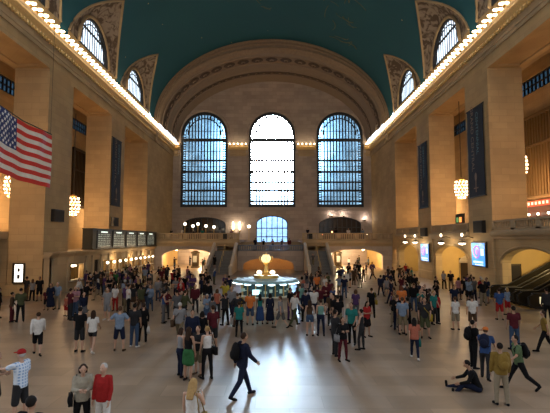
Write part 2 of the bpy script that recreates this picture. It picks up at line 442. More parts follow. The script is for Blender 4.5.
mb = MB()
CWX = (-12.6, 0, 12.6); HW = 4.3
ops = [(c-HW, c+HW, 10.45, 24.0, HW) for c in CWX]
ops += [(-16.4, -8.5, 4.5, 7.2, 1.4), (-2.9, 2.9, 2.9, 7.4, 1.5), (8.6, 16.4, 4.5, 7.2, 1.4)]
wallgrid(mb, -A-.3, A+.3, 0, lambda u: ell(u, AI, BI)+.15 if abs(u) < AI else ZC+.2, ops, lambda u, d, z: (u, YW+d, z), 1.0, .6)
# shallow mouldings: window surrounds and string course
for c in CWX:
    mb.tube([(c+(HW+.35)*cos(PI*i/24), YW-.02, 24+(HW+.35)*sin(PI*i/24)) for i in range(25)], .16, 5)
    for s in (-1, 1): mb.box(c+s*(HW+.35)-.15, c+s*(HW+.35)+.15, YW-.12, YW, 10.0, 24.0)
    mb.box(c-HW-.7, c+HW+.7, YW-.35, YW, 9.75, 10.3)
for (a, b) in ((-A, CWX[0]-HW-.6), (CWX[0]+HW+.6, -HW-.6), (HW+.6, CWX[2]-HW-.6), (CWX[2]+HW+.6, A)): mb.box(a, b, YW-.1, YW, 9.2, 9.5)
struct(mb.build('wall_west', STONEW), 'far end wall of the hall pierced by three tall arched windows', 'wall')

def west_window(c, nm, idx, pane):
    w = empty(f'window_{idx}', (c, YW+.35, 10.45)); struct(w, nm, 'window')
    h = 13.55; fr = MB()
    for s in (-1, 1): fr.box(s*HW-(.42 if s > 0 else 0), s*HW+(.42 if s < 0 else 0), -.2, .2, 0, h)
    fr.loft([[((HW-e)*cos(PI*i/24), d, h+(HW-e)*sin(PI*i/24)) for i in range(25)] for e, d in ((0, -.2), (.5, -.2), (.5, .2), (0, .2))], closed=False, cap=False)
    for z, t in ((0.0, .5), (.95, .3), (2.9, .36), (4.5, .3), (6.4, .36), (8.55, .3), (12.3, .55)): fr.box(-HW+.1, HW-.1, -.15, .15, z, z+t)
    # beaded border strip beside the jambs
    for s in (-1, 1): fr.box(s*(HW-.85)-.06, s*(HW-.85)+.06, -.12, .12, 0, h+1)
    fr.build('window_frame', WFRAME, w)
    bd = MB()
    for s in (-1, 1):
        for j in range(30): bd.box(s*(HW-.62)-.18, s*(HW-.62)+.18, -.1, .1, .4+j*.45, .58+j*.45)
    for j in range(1, 22):
        t = PI*j/22; bd.box((HW-.85)*cos(t)-.07, (HW-.85)*cos(t)+.07, -.1, .1, h+(HW-.85)*sin(t)-.2, h+(HW-.85)*sin(t)+.2)
    bd.build('border_beads', WFRAME, w)
    bars = MB(); n = 12
    for j in range(1, n):
        x = -HW+.85+(2*HW-1.7)*j/n; zt_ = h+sqrt(max(0, (HW-.5)**2-x*x))
        bars.box(x-.13, x+.13, -.1, .1, .4, zt_)
    for j in range(n): x = -HW+.85+(2*HW-1.7)*(j+.5)/n; bars.box(x-.03, x+.03, -.06, .06, .4, h+sqrt(max(0, (HW-.5)**2-x*x)))
    bars.tube([((HW-1.2)*cos(PI*i/24), 0, h+(HW-1.2)*sin(PI*i/24)) for i in range(25)], .12, 4)
    for z in [1.9, 7.5, 10.4, 14.2]: bars.box(-HW+.5, HW-.5, -.05, .05, z, z+.09)
    bars.build('mullions', WFRAME, w)
    pn = MB(); pts = [(-HW, .02, 0), (HW, .02, 0)]+[(HW*cos(PI*i/24), .02, h+HW*sin(PI*i/24)) for i in range(25)]
    pn.prism(pts, (0, .03, 0)); pn.build('pane', pane, w)
west_window(CWX[0], 'left tall arched window in the far end wall, pale blue daylight', 1, PANE)
west_window(CWX[1], 'middle tall arched window in the far end wall, dazzling with sun', 2, PANEC)
west_window(CWX[2], 'right tall arched window in the far end wall, pale blue daylight', 3, PANE)
def low_window(c, hw, z0, zs, rise, idx, nm, pane, n=7):
    w = empty(f'window_{idx}', (c, YW+.4, z0)); struct(w, nm, 'window'); h = zs-z0
    top = lambda x: h+rise*sqrt(max(0, 1-(x/hw)**2))
    fr = MB(); fr.tube([(hw*.99*cos(PI*i/20), 0, h+rise*.97*sin(PI*i/20)) for i in range(21)], .14, 5)
    for s in (-1, 1): fr.box(s*hw-.15, s*hw+.15, -.1, .1, 0, h)
    for z in (.0, h*.45, h*.8): fr.box(-hw, hw, -.1, .1, z, z+.16)
    for j in range(1, n): x = -hw+2*hw*j/n; fr.box(x-.07, x+.07, -.08, .08, 0, top(x))
    fr.build('window_frame', WFRAME, w)
    pts = [(-hw, .02, 0), (hw, .02, 0)]+[(hw*cos(PI*i/20), .02, h+rise*sin(PI*i/20)) for i in range(21)]
    MB().prism(pts, (0, .03, 0)).build('pane', pane, w)
low_window(-12.45, 3.95, 4.5, 7.2, 1.4, 4, 'low arched window behind the left half of the balcony restaurant', DGLASS)
low_window(0, 2.9, 2.9, 7.4, 1.5, 5, 'low arched window glowing blue above the above the middle landing', pane_mat('blue_landing_glass', (.60, .75, .95), .5, 1.1), 6)
low_window(12.5, 3.9, 4.5, 7.2, 1.4, 6, 'low arched window behind the right half of the balcony', DGLASS, 9)

# ------------------------------------------------------------------ cornice with bulbs
def sweep(mb, prof, x0, x1, y0, y1, axis, sd, k=None):
    # prof: list of (projection, z)
    if axis == 'y': rings = [[(sd*(A-p), y, z) for p, z in prof] for y in (y0, y1)]
    else: rings = [[(x, YW-p, z) for p, z in prof] for x in (x0, x1)]
    mb.loft(rings, k)
CP = [(-.1, 19.9), (.10, 19.9), (.10, 20.2), (.16, 20.25), (.16, 20.45), (.06, 20.5), (.06, 21.05), (.22, 21.1), (.22, 21.25), (.45, 21.45), (.50, 21.7), (.50, 22.0), (.36, 22.1), (-.1, 22.3)]
GP = [(-.05, 21.12), (.25, 21.12), (.42, 21.3), (.55, 21.46), (.55, 21.62), (.47, 21.7), (-.05, 21.7)]
for sd, side in ((-1, 'left'), (1, 'right')):
    mb = MB(); sweep(mb, CP, 0, 0, 16, 68.2, 'y', sd, 0); sweep(mb, CP, 0, 0, 68.2, YW, 'y', sd, 0)
    sweep(mb, GP, 0, 0, 16, YW-.3, 'y', sd, 1)
    # dentils
    y = 24.
    while y < YW-.5:
        a, b = sorted((sd*(A-.30), sd*(A-.1))); mb.box(a, b, y, y+.22, 20.85, 21.1, 1); y += .44
    a, b = sorted((sd*(A-.42), sd*(A+.1))); mb.box(a, b, 67.6, 68.4, 19.9, 22.05, 0)
    struct(mb.build('cornice', [STONEP, GILT]), f'gilded stone cornice running along the {side} side beneath its row of bulbs', 'cornice')
mb = MB()
segs = [(-A, CWX[0]-HW-.15), (CWX[0]+HW+.15, -HW-.15), (HW+.15, CWX[2]-HW-.15), (CWX[2]+HW+.15, A)]
for a, b in segs: sweep(mb, CP, a, b, 0, 0, 'x', 0, 0); sweep(mb, GP, a, b, 0, 0, 'x', 0, 1)
struct(mb.build('cornice', [STONEP, GILT]), 'short cornice pieces between the tall windows of the far wall', 'cornice')

lamp = empty('cornice_lamp')
mb = MB(); mb.ell((.12, 0, .14), (.30, .125, .14), 12, 8); mb.ell((-.22, 0, .22), (.18, .11, .12), 10, 6); bulb_o = mb.build('bulb', BULB, lamp, smooth=True)
m_ = MB(); m_.lathe([(.10, -.06), (.13, 0), (.16, .06), (.12, .07)], n=10); m_.tube([(0, 0, -.02), (.4, 0, .0)], .05, 6); m_.build('socket', BRASS, lamp)
first = [True]
def place_lamp(x, y, rz, label, group):
    o = lamp if first[0] else dup(lamp)
    first[0] = False
    o.location = (x, y, 21.9); o.rotation_euler = (0, 0, rz); tag(o, label, 'light bulb', group)
for sd, side, rz in ((-1, 'left', 0), (1, 'right', PI)):
    y = 24.5
    while y < YW-.7:
        place_lamp(sd*(A-.76), y, rz, f'bare glowing bulb in the long row on the {side} cornice', f'bulbs along the {side} cornice'); y += .88
for a, b in segs:
    n = max(1, int((b-a)/.62))
    for i in range(n):
        x = a+(b-a)*(i+.5)/n
        if abs(x) < A-.7: place_lamp(x, YW-.76, -PI/2, 'bare glowing bulb on the cornice pieces between the tall windows', 'bulbs on the end wall cornice')

# ------------------------------------------------------------------ balconies
def balustrade_mesh(mb, y0, y1, mp, zt, zb, panel=3.2):
    L = y1-y0
    def bx(a, b, d0, d1, z0, z1):
        p = [mp(u, d, z) for u in (a, b) for d in (d0, d1) for z in (z0, z1)]
        mb.add(p, [(0, 1, 3, 2), (4, 6, 7, 5), (0, 4, 5, 1), (2, 3, 7, 6), (0, 2, 6, 4), (1, 5, 7, 3)])
    bx(y0, y1, -.1, .35, zt-.16, zt); bx(y0, y1, -.08, .33, zb, zb+.15)
    n = max(1, round(L/panel))
    for i in range(n+1):
        u = y0+L*i/n; bx(max(y0, u-.28), min(y1, u+.28), -.08, .33, zb, zt-.02)
        if i < n:
            m = int((L/n-.56)/.26)
            for j in range(m):
                v = u+.28+(L/n-.56)*(j+.5)/m; bx(v-.075, v+.075, .04, .2, zb+.1, zt-.1)
mpR = lambda u, d, z: (A+d, u, z)
b = MB()
for y0, y1 in ((26.5, 36), (40.4, 50.1), (54.6, 64.6)): balustrade_mesh(b, y0, y1, mpR, 6.1, 5.3)
struct(b.build('trim_balustrade', STONEP), 'stone balustrade of the gallery between the right piers', 'balustrade')
b = MB()
for y0, y1 in ((26.5, 36), (40.4, 50.1), (54.6, 64.6)):
    b.loft([[(A-p, y, z) for p, z in ((-.3, 4.6), (.0, 4.6), (.08, 4.75), (.25, 4.9), (.3, 5.05), (.3, 5.2), (.15, 5.3), (-.3, 5.3))] for y in (y0, y1)])
struct(b.build('trim_moulding', STONEP), 'moulded stone band below the right gallery balustrade', 'moulding')
b = MB()
RO = [(27.6, 35.0, 0, 2.7, 1.2), (41.3, 49.4, 0, 2.7, 1.2), (55.5, 63.8, 0, 2.7, 1.2)]
for (y0, y1), op in zip(((26.5, 36), (40.4, 50.1), (54.6, 64.6)), RO):
    wallgrid(b, y0, y1, 0, 4.65, [op], lambda u, d, z: (A+.15+d, u, z), .7)
    c = (op[0]+op[1])/2; w = (op[1]-op[0])/2
    b.tube([(A+.12, c+(w+.15)*cos(PI*i/20), 2.7+1.35*sin(PI*i/20)) for i in range(21)], .12, 5)
struct(b.build('wall_right_arcade', STONE), 'lower stone wall with wide low arches between the right piers', 'wall')
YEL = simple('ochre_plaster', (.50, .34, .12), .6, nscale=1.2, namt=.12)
b = MB(); b.box(A+.8, 27, 35.6, 36.0, 0, 4.6); b.box(A+.8, 27, 49.9, 50.4, 0, 4.6); b.box(A+.8, 27, 64.3, 64.7, 0, 4.6); b.box(24.4, 24.9, 40, 64.6, 0, 4.6); b.box(27, 27.3, 22, 36, 0, 4.6)
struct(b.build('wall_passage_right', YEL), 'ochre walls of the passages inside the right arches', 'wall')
for y0, y1, z0, nm, ix in ((35.5, 35.62, 0, 'dark doorway in the ochre wall beside the escalators', 1),):
    x0 = 19.35 if ix == 1 else 22.2
    d = empty(f'door_{ix}', (x0+.45, y0, 0)); struct(d, nm, 'door')
    MB().box(-.38, .38, .03, .1, 0, 2.5).build('door_leaf', DKWOOD, d)
    f_ = MB(); f_.box(-.48, -.38, 0, .12, 0, 2.6); f_.box(.38, .48, 0, .12, 0, 2.6); f_.box(-.48, .48, 0, .12, 2.5, 2.62); f_.build('door_frame', BRONZE, d)

# west balcony front
b = MB()
WO = [(-16.6, -8.75, 0, 2.0, 1.05), (8.75, 16.9, 0, 2.0, 1.05), (-4.1, 3.3, 0, .7, 1.15)]
YB = 67.0
wallgrid(b, -A, -8.3, 0, 3.55, [WO[0]], lambda u, d, z: (u, YB+.1+d, z), .8)
wallgrid(b, 8.3, A, 0, 3.55, [WO[1]], lambda u, d, z: (u, YB+.1+d, z), .8)
wallgrid(b, -4.9, 4.7, 0, 2.9, [WO[2]], lambda u, d, z: (u, YB-2.6+d, z), .5)
for o_, zs, r_ in ((WO[0], 2.0, 1.2), (WO[1], 2.0, 1.2)):
    c = (o_[0]+o_[1])/2; w = (o_[1]-o_[0])/2
    b.tube([(c+(w+.12)*cos(PI*i/24), YB+.08, zs+r_*sin(PI*i/24)) for i in range(25)], .1, 5)
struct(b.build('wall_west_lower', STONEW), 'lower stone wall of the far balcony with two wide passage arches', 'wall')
b = MB()
for x0, x1 in ((-A, -4.9), (4.7, A)):
    b.loft([[(x, YB-p, z) for p, z in ((-.5, 3.5), (.0, 3.5), (.08, 3.7), (.3, 3.95), (.35, 4.1), (.35, 4.3), (.2, 4.45), (-.5, 4.45))] for x in (x0, x1)])
struct(b.build('trim_moulding', STONEP), 'moulded stone band along the front of the far balcony', 'moulding')
b = MB()
mpW = lambda u, d, z: (u, YB-.15+d, z)
balustrade_mesh(b, -A, -4.9, mpW, 5.5, 4.45, 2.7); balustrade_mesh(b, 4.7, A, mpW, 5.5, 4.45, 2.7)
struct(b.build('trim_balustrade', STONEP), 'stone balustrade along the front of the far balcony', 'balustrade')
b = MB(); balustrade_mesh(b, -4.9, 4.7, lambda u, d, z: (u, YB-2.6+d, z), 3.75, 2.9, 2.4)
struct(b.build('trim_balustrade', simple('blue_grey_bronze_rail', (.13, .15, .19), .5)), 'dark blue-grey railing of the middle landing', 'balustrade')  # landing rail in an even dark blue-grey
b = MB(); b.box(-A, -4.9, YB, YW, 4.0, 4.45); b.box(4.7, A, YB, YW, 4.0, 4.45)
for i in range(5): b.box(-4.9, 4.7, YB+3+i*.34, YB+3.4+i*.34, 2.5+i*.31, 2.9+i*.31)
struct(b.build('floor_balcony', STONEP), 'stone floor of the far balcony', 'floor')
struct(MB().box(-8.5, 8.3, YB-2.45, YW, 2.5, 2.9).build('floor_landing', STONEP), 'landing joining the two stairs below the middle window', 'floor')
# low arch room behind the clock wall
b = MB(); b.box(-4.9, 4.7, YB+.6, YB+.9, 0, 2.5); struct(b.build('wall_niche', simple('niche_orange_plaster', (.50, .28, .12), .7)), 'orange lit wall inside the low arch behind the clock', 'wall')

# stairs
def stair(x0, x1, label):
    st = empty('staircase', ((x0+x1)/2, 57.6, 0)); tag(st, label, 'staircase')
    hw = (x1-x0)/2; n = 17; dy = 6.8/n; dz = 2.9/n
    m = MB()
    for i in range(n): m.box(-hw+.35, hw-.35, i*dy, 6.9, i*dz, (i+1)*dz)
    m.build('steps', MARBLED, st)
    for s in (-1, 1):
        a, b_ = sorted((s*hw, s*(hw-.38)))
        p = MB(); p.prism([(a, -1.3, 0), (a, 6.9, 0), (a, 6.9, 3.85), (a, .2, 1.05), (a, -1.3, 1.0)], (b_-a, 0, 0)); p.build('parapet', MARBLE, st)
        r_ = MB(); c = (a+b_)/2; r_.tube([(c, -1.3, 1.03), (c, .2, 1.1), (c, 6.9, 3.9)], .24, 8); r_.build('coping', MARBLE, st)
    r_ = MB(); r_.tube([(0, 0, 1.0), (0, 6.8, 3.85)], .04, 6)
    for i in range(5): r_.tube([(0, .1+i*1.65, .1+i*.69), (0, .1+i*1.65, 1.03+i*.69)], .03, 5)
    r_.build('handrail', BRASS, st)
stair(-8.5, -4.95, 'marble staircase rising left of the clock to the far balcony')
stair(4.75, 8.3, 'marble staircase rising right of the clock to the far balcony')

# west passages
b = MB()
for x0, x1 in ((-17.2, -8.6), (8.6, 17.3)):
    b.box(x0-.3, x0, YB+.9, 90, 0, 3.5); b.box(x1, x1+.3, YB+.9, 90, 0, 3.5); b.box(x0-.3, x1+.3, 90, 90.3, 0, 3.5); b.box(x0-.3, x1+.3, YB+.9, 90.3, 3.4, 3.7)
struct(b.build('wall_passage_west', YEL), 'ochre walls and vault of the passages under the far balcony', 'wall')
for x, nm in ((-12.3, 'left'), (10.7, 'right')):
    k_ = empty('kiosk', (x, 71.5, 0)); tag(k_, f'dark information pillar standing in the {nm} passage under the far balcony', 'kiosk')
    MB().lathe([(.75, 0), (.75, .2), (.6, .25), (.6, 2.2), (.75, 2.3), (.7, 2.5), (.2, 2.7)], n=12).build('body', BRONZE, k_)
    MB().box(-.3, .3, -.66, -.6, .9, 1.9).build('poster_panel', simple('grey_poster', (.25, .24, .22), .5), k_)
# ceiling lamps in the passages
def globe_lamp(x, y, z, r, label, group=None, drop=.4, mat=None, power=0, col=(1, .75, .45)):
    g = empty('ceiling_lamp', (x, y, z)); tag(g, label, 'lamp', group)
    MB().ell((0, 0, 0), (r, r, r*.8), 12, 8).build('globe', mat or GLOBE, g, smooth=True)
    MB().lathe([(.03, r*.7), (.03, drop), (.12, drop), (.12, drop+.05)], n=8).build('stem', BRASS, g)
    if power: light('POINT', (x, y, z-r-.15), power, col, .25)
    return g
for i, (x, y) in enumerate(((-15, 70), (-10.2, 69.8), (-12.6, 78), (10.2, 69.5), (14.6, 70.5), (12.6, 78))):
    globe_lamp(x, y, 2.95, .2, f'round globe lamp glowing inside the {"left" if x<0 else "right"} passage, {["by its outer side","by the stair side","deep inside","by the stair side","by its outer side","deep inside"][i]}', drop=.4, power=520)
for i, (x, y) in enumerate(((-3, 66.2), (0, 66.2), (2.6, 66.2))):
    globe_lamp(x, y, 2.1, .13, 'small globe lamp inside the low arch behind the clock', 'globes in the low arch', drop=.35, power=25, col=(1, .6, .25))
for i, (y, p) in enumerate(((31.5, 330), (45.4, 500), (59.6, 260))):
    globe_lamp(21.5, y, 3.7, .22, f'round ceiling lamp inside the {["first","second","third"][i]} right arch from the camera', drop=.8, power=p, col=(1, .74, .33))

# ------------------------------------------------------------------ ticket offices
b = MB(); XT = 17.75
TW = [(39.7, 42.2)]+[(47.0+i*1.95, 48.35+i*1.95) for i in range(11)]
ops = [(39.6, 42.3, .9, 2.3, 0), (44.9, 46.1, 0, 2.5, 0)]+[(y0, y1, 1.0, 2.35, 0) for y0, y1 in TW[1:]]
wallgrid(b, 36.0, 66.9, 0, 3.3, ops, lambda u, d, z: (-XT-d, u, z), .45)
b.box(-XT-.45, -XT, 35.9, 36.4, 0, 3.3); b.box(-A, -XT-.4, 36.0, 66.9, 3.0, 3.3)
for y in [36.4, 39.0, 42.8, 44.2, 46.5]+[46.72+i*1.95 for i in range(12)]:
    b.box(-XT, -XT+.14, y-.13, y+.13, 0, 3.0); b.box(-XT, -XT+.2, y-.17, y+.17, 2.8, 3.0); b.box(-XT, -XT+.2, y-.17, y+.17, 0, .25)
b.loft([[(-XT+p, y, z) for p, z in ((-.4, 3.05), (.05, 3.05), (.15, 3.2), (.35, 3.35), (.4, 3.5), (-.4, 3.55))] for y in (35.7, 66.9)])
struct(b.build('wall_ticket_office', STONEP), 'low stone front of the ticket offices along the left wall', 'wall')
struct(MB().box(-21.4, -20.9, 36.6, 66.9, 0, 3.0).build('wall_ticket_office_back', YEL), 'warm back wall inside the ticket offices', 'wall')
tw = empty('ticket_window', (-XT, 47.675, 0))
f_ = MB(); f_.box(-.3, -.2, -.68, -.6, 1.0, 2.35); f_.box(-.3, -.2, .6, .68, 1.0, 2.35); f_.box(-.3, -.2, -.68, .68, 2.27, 2.35)
for j in range(1, 5): f_.box(-.28, -.24, -.6+j*.24-.015, -.6+j*.24+.015, 1.25, 2.3)
f_.build('grille', BRASS, tw)
MB().box(-.35, .28, -.72, .72, .93, 1.02).build('counter', MARBLE, tw)
MB().ell((.28, 0, 2.06), (.15, .15, .14), 10, 8).build('lamp', GLOBE, tw, smooth=True)
MB().tube([(-.0, 0, 2.3), (.2, 0, 2.32), (.28, 0, 2.18)], .025, 6).build('lamp_arm', BRASS, tw)
ordn = ['first', 'second', 'third', 'fourth', 'fifth', 'sixth', 'seventh', 'eighth', 'ninth', 'tenth']
for i in range(10):
    t_ = tw if i == 0 else dup(tw, (-XT, 47.675+i*1.95, 0))
    tag(t_, f'brass ticket window with a glowing lamp, {ordn[i]} past the dark office doorway', 'ticket window', 'ticket windows under the departure board')
    if i % 3 == 1: light('POINT', (-XT+.6, 47.675+i*1.95, 2.2), 60, (1, .68, .33), .2)
wd = empty('ticket_counter', (-XT, 40.95, 0)); tag(wd, 'wide lit ticket counter window near the first left pier', 'ticket counter')
f_ = MB()
for (a, c, d, e) in ((-1.4, -1.28, .85, 2.4), (1.28, 1.4, .85, 2.4), (-1.4, 1.4, 2.28, 2.42)): f_.box(-.3, .05, a, c, d, e)
f_.box(-.2, -.16, -.02, .02, .9, 2.3); f_.build('frame', BRONZEL, wd)
MB().box(-.35, .3, -1.5, 1.5, .8, .92).build('counter', MARBLE, wd)
MB().box(-2.3, -2.2, -1.3, 1.3, .9, 1.75).build('display_board', emis('counter_display_glow', (.95, .9, .75), 1.3), wd)
MB().ell((-.5, .35, 2.12), (.3, .3, .12), 12, 6).build('lamp', GLOBE, wd, smooth=True)
light('POINT', (-XT-.9, 41, 2.0), 60, (1, .72, .4), .2)
d = empty('door_2', (-XT-.2, 45.5, 0)); struct(d, 'dark doorway in the ticket office front beneath the board', 'door')
MB().box(-.05, .05, -.6, .6, 0, 2.5).build('door_leaf', DKWOOD, d)
MB().box(.05, .12, .4, .45, 1.0, 1.15).build('door_handle', BRASS, d)
# queue rail
q = empty('queue_rail', (-15.9, 46, 0)); tag(q, 'low bronze queue rail in front of the ticket office door', 'rail')
for i in range(5): m = MB(); m.lathe([(.14, 0), (.14, .03), (.03, .05), (.03, 1.0), (.05, 1.03)], (0, i*1.3-2.6, 0), 8); m.build('post', BRONZE, q)
m = MB(); m.box(-.04, .04, -2.6, 2.6, .9, .98); m.box(-.02, .02, -2.6, 2.6, .4, .46); m.build('bars', BRONZE, q)

# departure board
bd = empty('departure_board', (-17.85, 55.2, 3.58)); tag(bd, 'long black departure board on top of the ticket offices', 'departure board')
MB().box(-.46, .55, -12.0, 11.2, 0, 2.0).build('casing', BOARD, bd)
def ticks(mb, x, ya, yb, z, h, m_gap=.1):
    y = ya
    while y < yb:
        w_ = R.uniform(.15, .6); w_ = min(w_, yb-y); mb.box(x-.004, x+.006, y, y+w_, z, z+h); y += w_+R.uniform(.08, .25)
for i in range(5):
    y0 = -11.0+i*4.3; pn = MB().box(.55, .62, y0, y0+3.7, .12, 1.9).build('panel', BOARDF, bd)
    t_ = MB(); t_.box(.62, .63, y0+.9, y0+2.6, 1.66, 1.8); t_.build('header', HEADM, pn)
    t_ = MB()
    for r_ in range(7):
        for (a, c) in ((.2, 1.3), (1.5, 2.2), (2.4, 3.4)): ticks(t_, .626, y0+a, y0+c, .28+r_*.19, .08)
    t_.build('lettering', TEXTM, pn)
m = MB(); m.box(-.48, .66, -12.1, 11.3, 2.0, 2.08); m.box(-.48, .66, -12.1, 11.3, 0, .08); m.build('trim', BOARD, bd)

# ------------------------------------------------------------------ chandeliers
CHP = 440
def chandelier_proto():
    c = empty('chandelier')
    m = MB(); m.tube([(0, 0, 1.0), (0, 0, 9.5)], .035, 6); m.build('suspension_rod', BRONZE, c)
    m = MB()
    for z, r in ((.95, .35), (.7, .55), (.2, .62), (-.3, .62), (-.75, .5), (-1.0, .25)):
        m.tube([(r*cos(2*PI*i/20), r*sin(2*PI*i/20), z) for i in range(21)], .035, 5)
    m.lathe([(.05, 1.15), (.3, 1.0), (.3, .95), (.05, .9)], n=12); m.tube([(0, 0, 1), (0, 0, -1)], .07, 6); m.build('frame', BRASS, c, smooth=True)
    m = MB()
    for z, r, n in ((.72, .56, 10), (.38, .62, 12), (.04, .64, 12), (-.3, .62, 12), (-.64, .54, 10), (-.92, .34, 7)):
        for i in range(n): a = 2*PI*(i+.5*(int(z*10) % 2))/n; m.ell((r*cos(a), r*sin(a), z), (.075, .075, .085), 6, 5)
    m.build('bulbs', CHBULB, c, smooth=True)['kind'] = 'stuff'
    return c
ch = chandelier_proto(); ch['kind'] = 'thing'
spots = [((-20.0, 44.6, 8.0), 'gold chandelier of bare bulbs hanging in the bay between the two nearest left piers', CHP),
         ((19.9, 45.4, 9.8), 'gold chandelier of bare bulbs hanging in the bay between the two nearest right piers', CHP),
         ((-22.8, 38.9, 9.3), 'gold chandelier hanging behind the first left pier, partly seen under the flag', CHP),
         ((22.6, 39.3, 11.2), 'gold chandelier hanging behind the first right pier, mostly hidden by it', CHP)]
for i, (p, lb, e) in enumerate(spots):
    c = ch if i == 0 else dup(ch); c.location = p; tag(c, lb, 'chandelier', 'chandeliers in the side bays')
    light('POINT', (p[0], p[1], p[2]-1.4), e, (1, .62, .30), .6)
# added unseen chandeliers: same fitting, out of direct view, to light the bays
for p, lb in (((-21.0, 27.6, 9.3), 'unseen gold chandelier added to light the left bay nearest the camera'), ((21.0, 27.6, 9.3), 'unseen gold chandelier added to light the right bay nearest the camera'),
              ((-22.5, 59.2, 9.0), 'unseen gold chandelier added to light the far left bay'), ((22.5, 59.2, 9.6), 'unseen gold chandelier added to light the far right bay')):
    c = dup(ch); c.location = p; tag(c, lb, 'chandelier', 'chandeliers in the side bays'); light('POINT', (p[0], p[1], p[2]-1.4), CHP, (1, .62, .30), .6)

# bracket lamps on the right
lp = empty('bracket_lamp')
m = MB(); m.tube([(1.0, 0, .35), (.5, 0, .5), (.0, 0, .38), (0, 0, .1)], .035, 6); m.tube([(0, -.55, .22), (0, .55, .22)], .03, 6); m.build('bracket', BRONZE, lp)
m = MB(); m.lathe([(.05, .12), (.36, -.02), (.38, -.10), (.05, -.16)], n=14); m.build('dish', simple('bracket_dish', (.10, .07, .04), .4, .5), lp)
MB().ell((0, 0, -.16), (.30, .30, .11), 12, 6).build('glass_bowl', GLOBE, lp, smooth=True)
MB().ell((0, 0, .62), (.11, .11, .16), 8, 6).build('upper_globe', GLOBE, lp, smooth=True)
for i, (x, y) in enumerate(((403, 240), (415, 241), (439, 243), (460, 243))):
    Y = [56.9, 52.9, 44.6, 39.6][i]; 
    o = lp if i == 0 else dup(lp)
    o.location = (A-1.02, Y, 4.35)
    tag(o, f'bronze bracket lamp with glowing bowl, {["farthest","third","second","nearest"][i]} along the right wall', 'lamp', 'bracket lamps along the right wall')
    light('POINT', (A-.95, Y, 3.9), 60, (1, .75, .45), .2)

# ------------------------------------------------------------------ banners, speakers, screens
NAVY = simple('navy_banner_cloth', (.012, .018, .035), .7)
TEALT = simple('banner_teal_print', (.10, .22, .26), .6)
GOLDT = simple('banner_bronze_print', (.25, .17, .11), .6)
def text(body, size, mat, parent, loc, rot, name='lettering', align='CENTER'):
    cu = bpy.data.curves.new(name, 'FONT'); cu.body = body; cu.size = size; cu.extrude = .004; cu.align_x = align; cu.align_y = 'CENTER'
    cu.materials.append(mat); o = bpy.data.objects.new(name, cu); COL.objects.link(o); bpy.context.view_layer.update()
    me = bpy.data.meshes.new_from_object(o.evaluated_get(bpy.context.evaluated_depsgraph_get())); bpy.data.objects.remove(o)
    o = bpy.data.objects.new(name, me); COL.objects.link(o); o.parent = parent; o.location = loc; o.rotation_euler = rot
    return o
def banner(sd, y, z0, z1, w, label):
    g = empty('banner', (sd*(A-.12), y, z0)); tag(g, label, 'banner')
    h = z1-z0; m = MB(); n = 12
    m.loft([[(-.02*sd+.02*sin(j*1.3), -w/2, h*j/n), (-.02*sd+.02*sin(j*1.3), w/2, h*j/n), (.02*sin(j*1.3)+.03, w/2, h*j/n), (.02*sin(j*1.3)+.03, -w/2, h*j/n)] for j in range(n+1)])
    m.build('cloth', NAVY, g)
    for z in (0, h): m = MB(); m.tube([(0, -w/2-.15, z), (0, w/2+.15, z)], .06, 6); m.build('rod', BLK, g)
    rz = -sd*PI/2
    x = -sd*.07
    # rotated lettering running up the cloth, and a torch emblem below
    far = .55 if sd > 0 else -.55
    rot = (PI/2, PI/2, rz)
    M_ = Matrix.Rotation(rz, 3, 'Z') @ Matrix.Rotation(PI/2, 3, 'X') @ Matrix.Rotation(-PI/2, 3, 'Z')
    e = M_.to_euler()
    text('GRAND CENTRAL', .72, GOLDT, g, (x, -sd*(-.45), h*.66), e)
    text('CENTENNIAL', .62, TEALT, g, (x, -sd*.5, h*.70), e)
    m = MB(); m.ell((x, 0, h*.22), (.02, .22, .38), 10, 6); m.box(x-.015, x+.015, -.05, .05, h*.05, h*.2); m.box(x-.015, x+.015, -.4, .4, h*.09, h*.1); m.build('emblem', GOLDT, g)
banner(1, 38.3, 8.3, 16.2, 3.0, 'dark navy hanging banner with bronze lettering on the first right pier')
banner(1, 52.2, 8.3, 16.0, 2.9, 'dark navy hanging banner with lettering on the second right pier')
banner(-1, 51.6, 8.5, 16.4, 2.9, 'dark navy hanging banner with lettering on the second left pier')
for sd, y, z, nm in ((-1, 37.9, 6.6, 'first left pier'), (-1, 51.4, 6.6, 'second left pier'), (1, 38.0, 5.65, 'first right pier'), (1, 52.2, 5.4, 'second right pier')):
    g = empty('loudspeaker', (sd*(A-.17), y, z)); tag(g, f'square black loudspeaker mounted on the {nm}', 'loudspeaker')
    MB().box(-.16, .16, -.85, .85, -.52, .52).build('cabinet', BLK, g)
    a, b_ = sorted((-sd*.16, -sd*.19)); MB().box(a, b_, -.78, .78, -.45, .45).build('grille', simple('speaker_grille', (.025, .022, .02), .8), g)
SCRB = emis('screen_blue_glow', (.06, .34, .90), .75); SCRP = emis('screen_pale_glow', (.60, .75, 1), .9); SCRM = emis('screen_mauve_glow', (.42, .22, .62), .9)
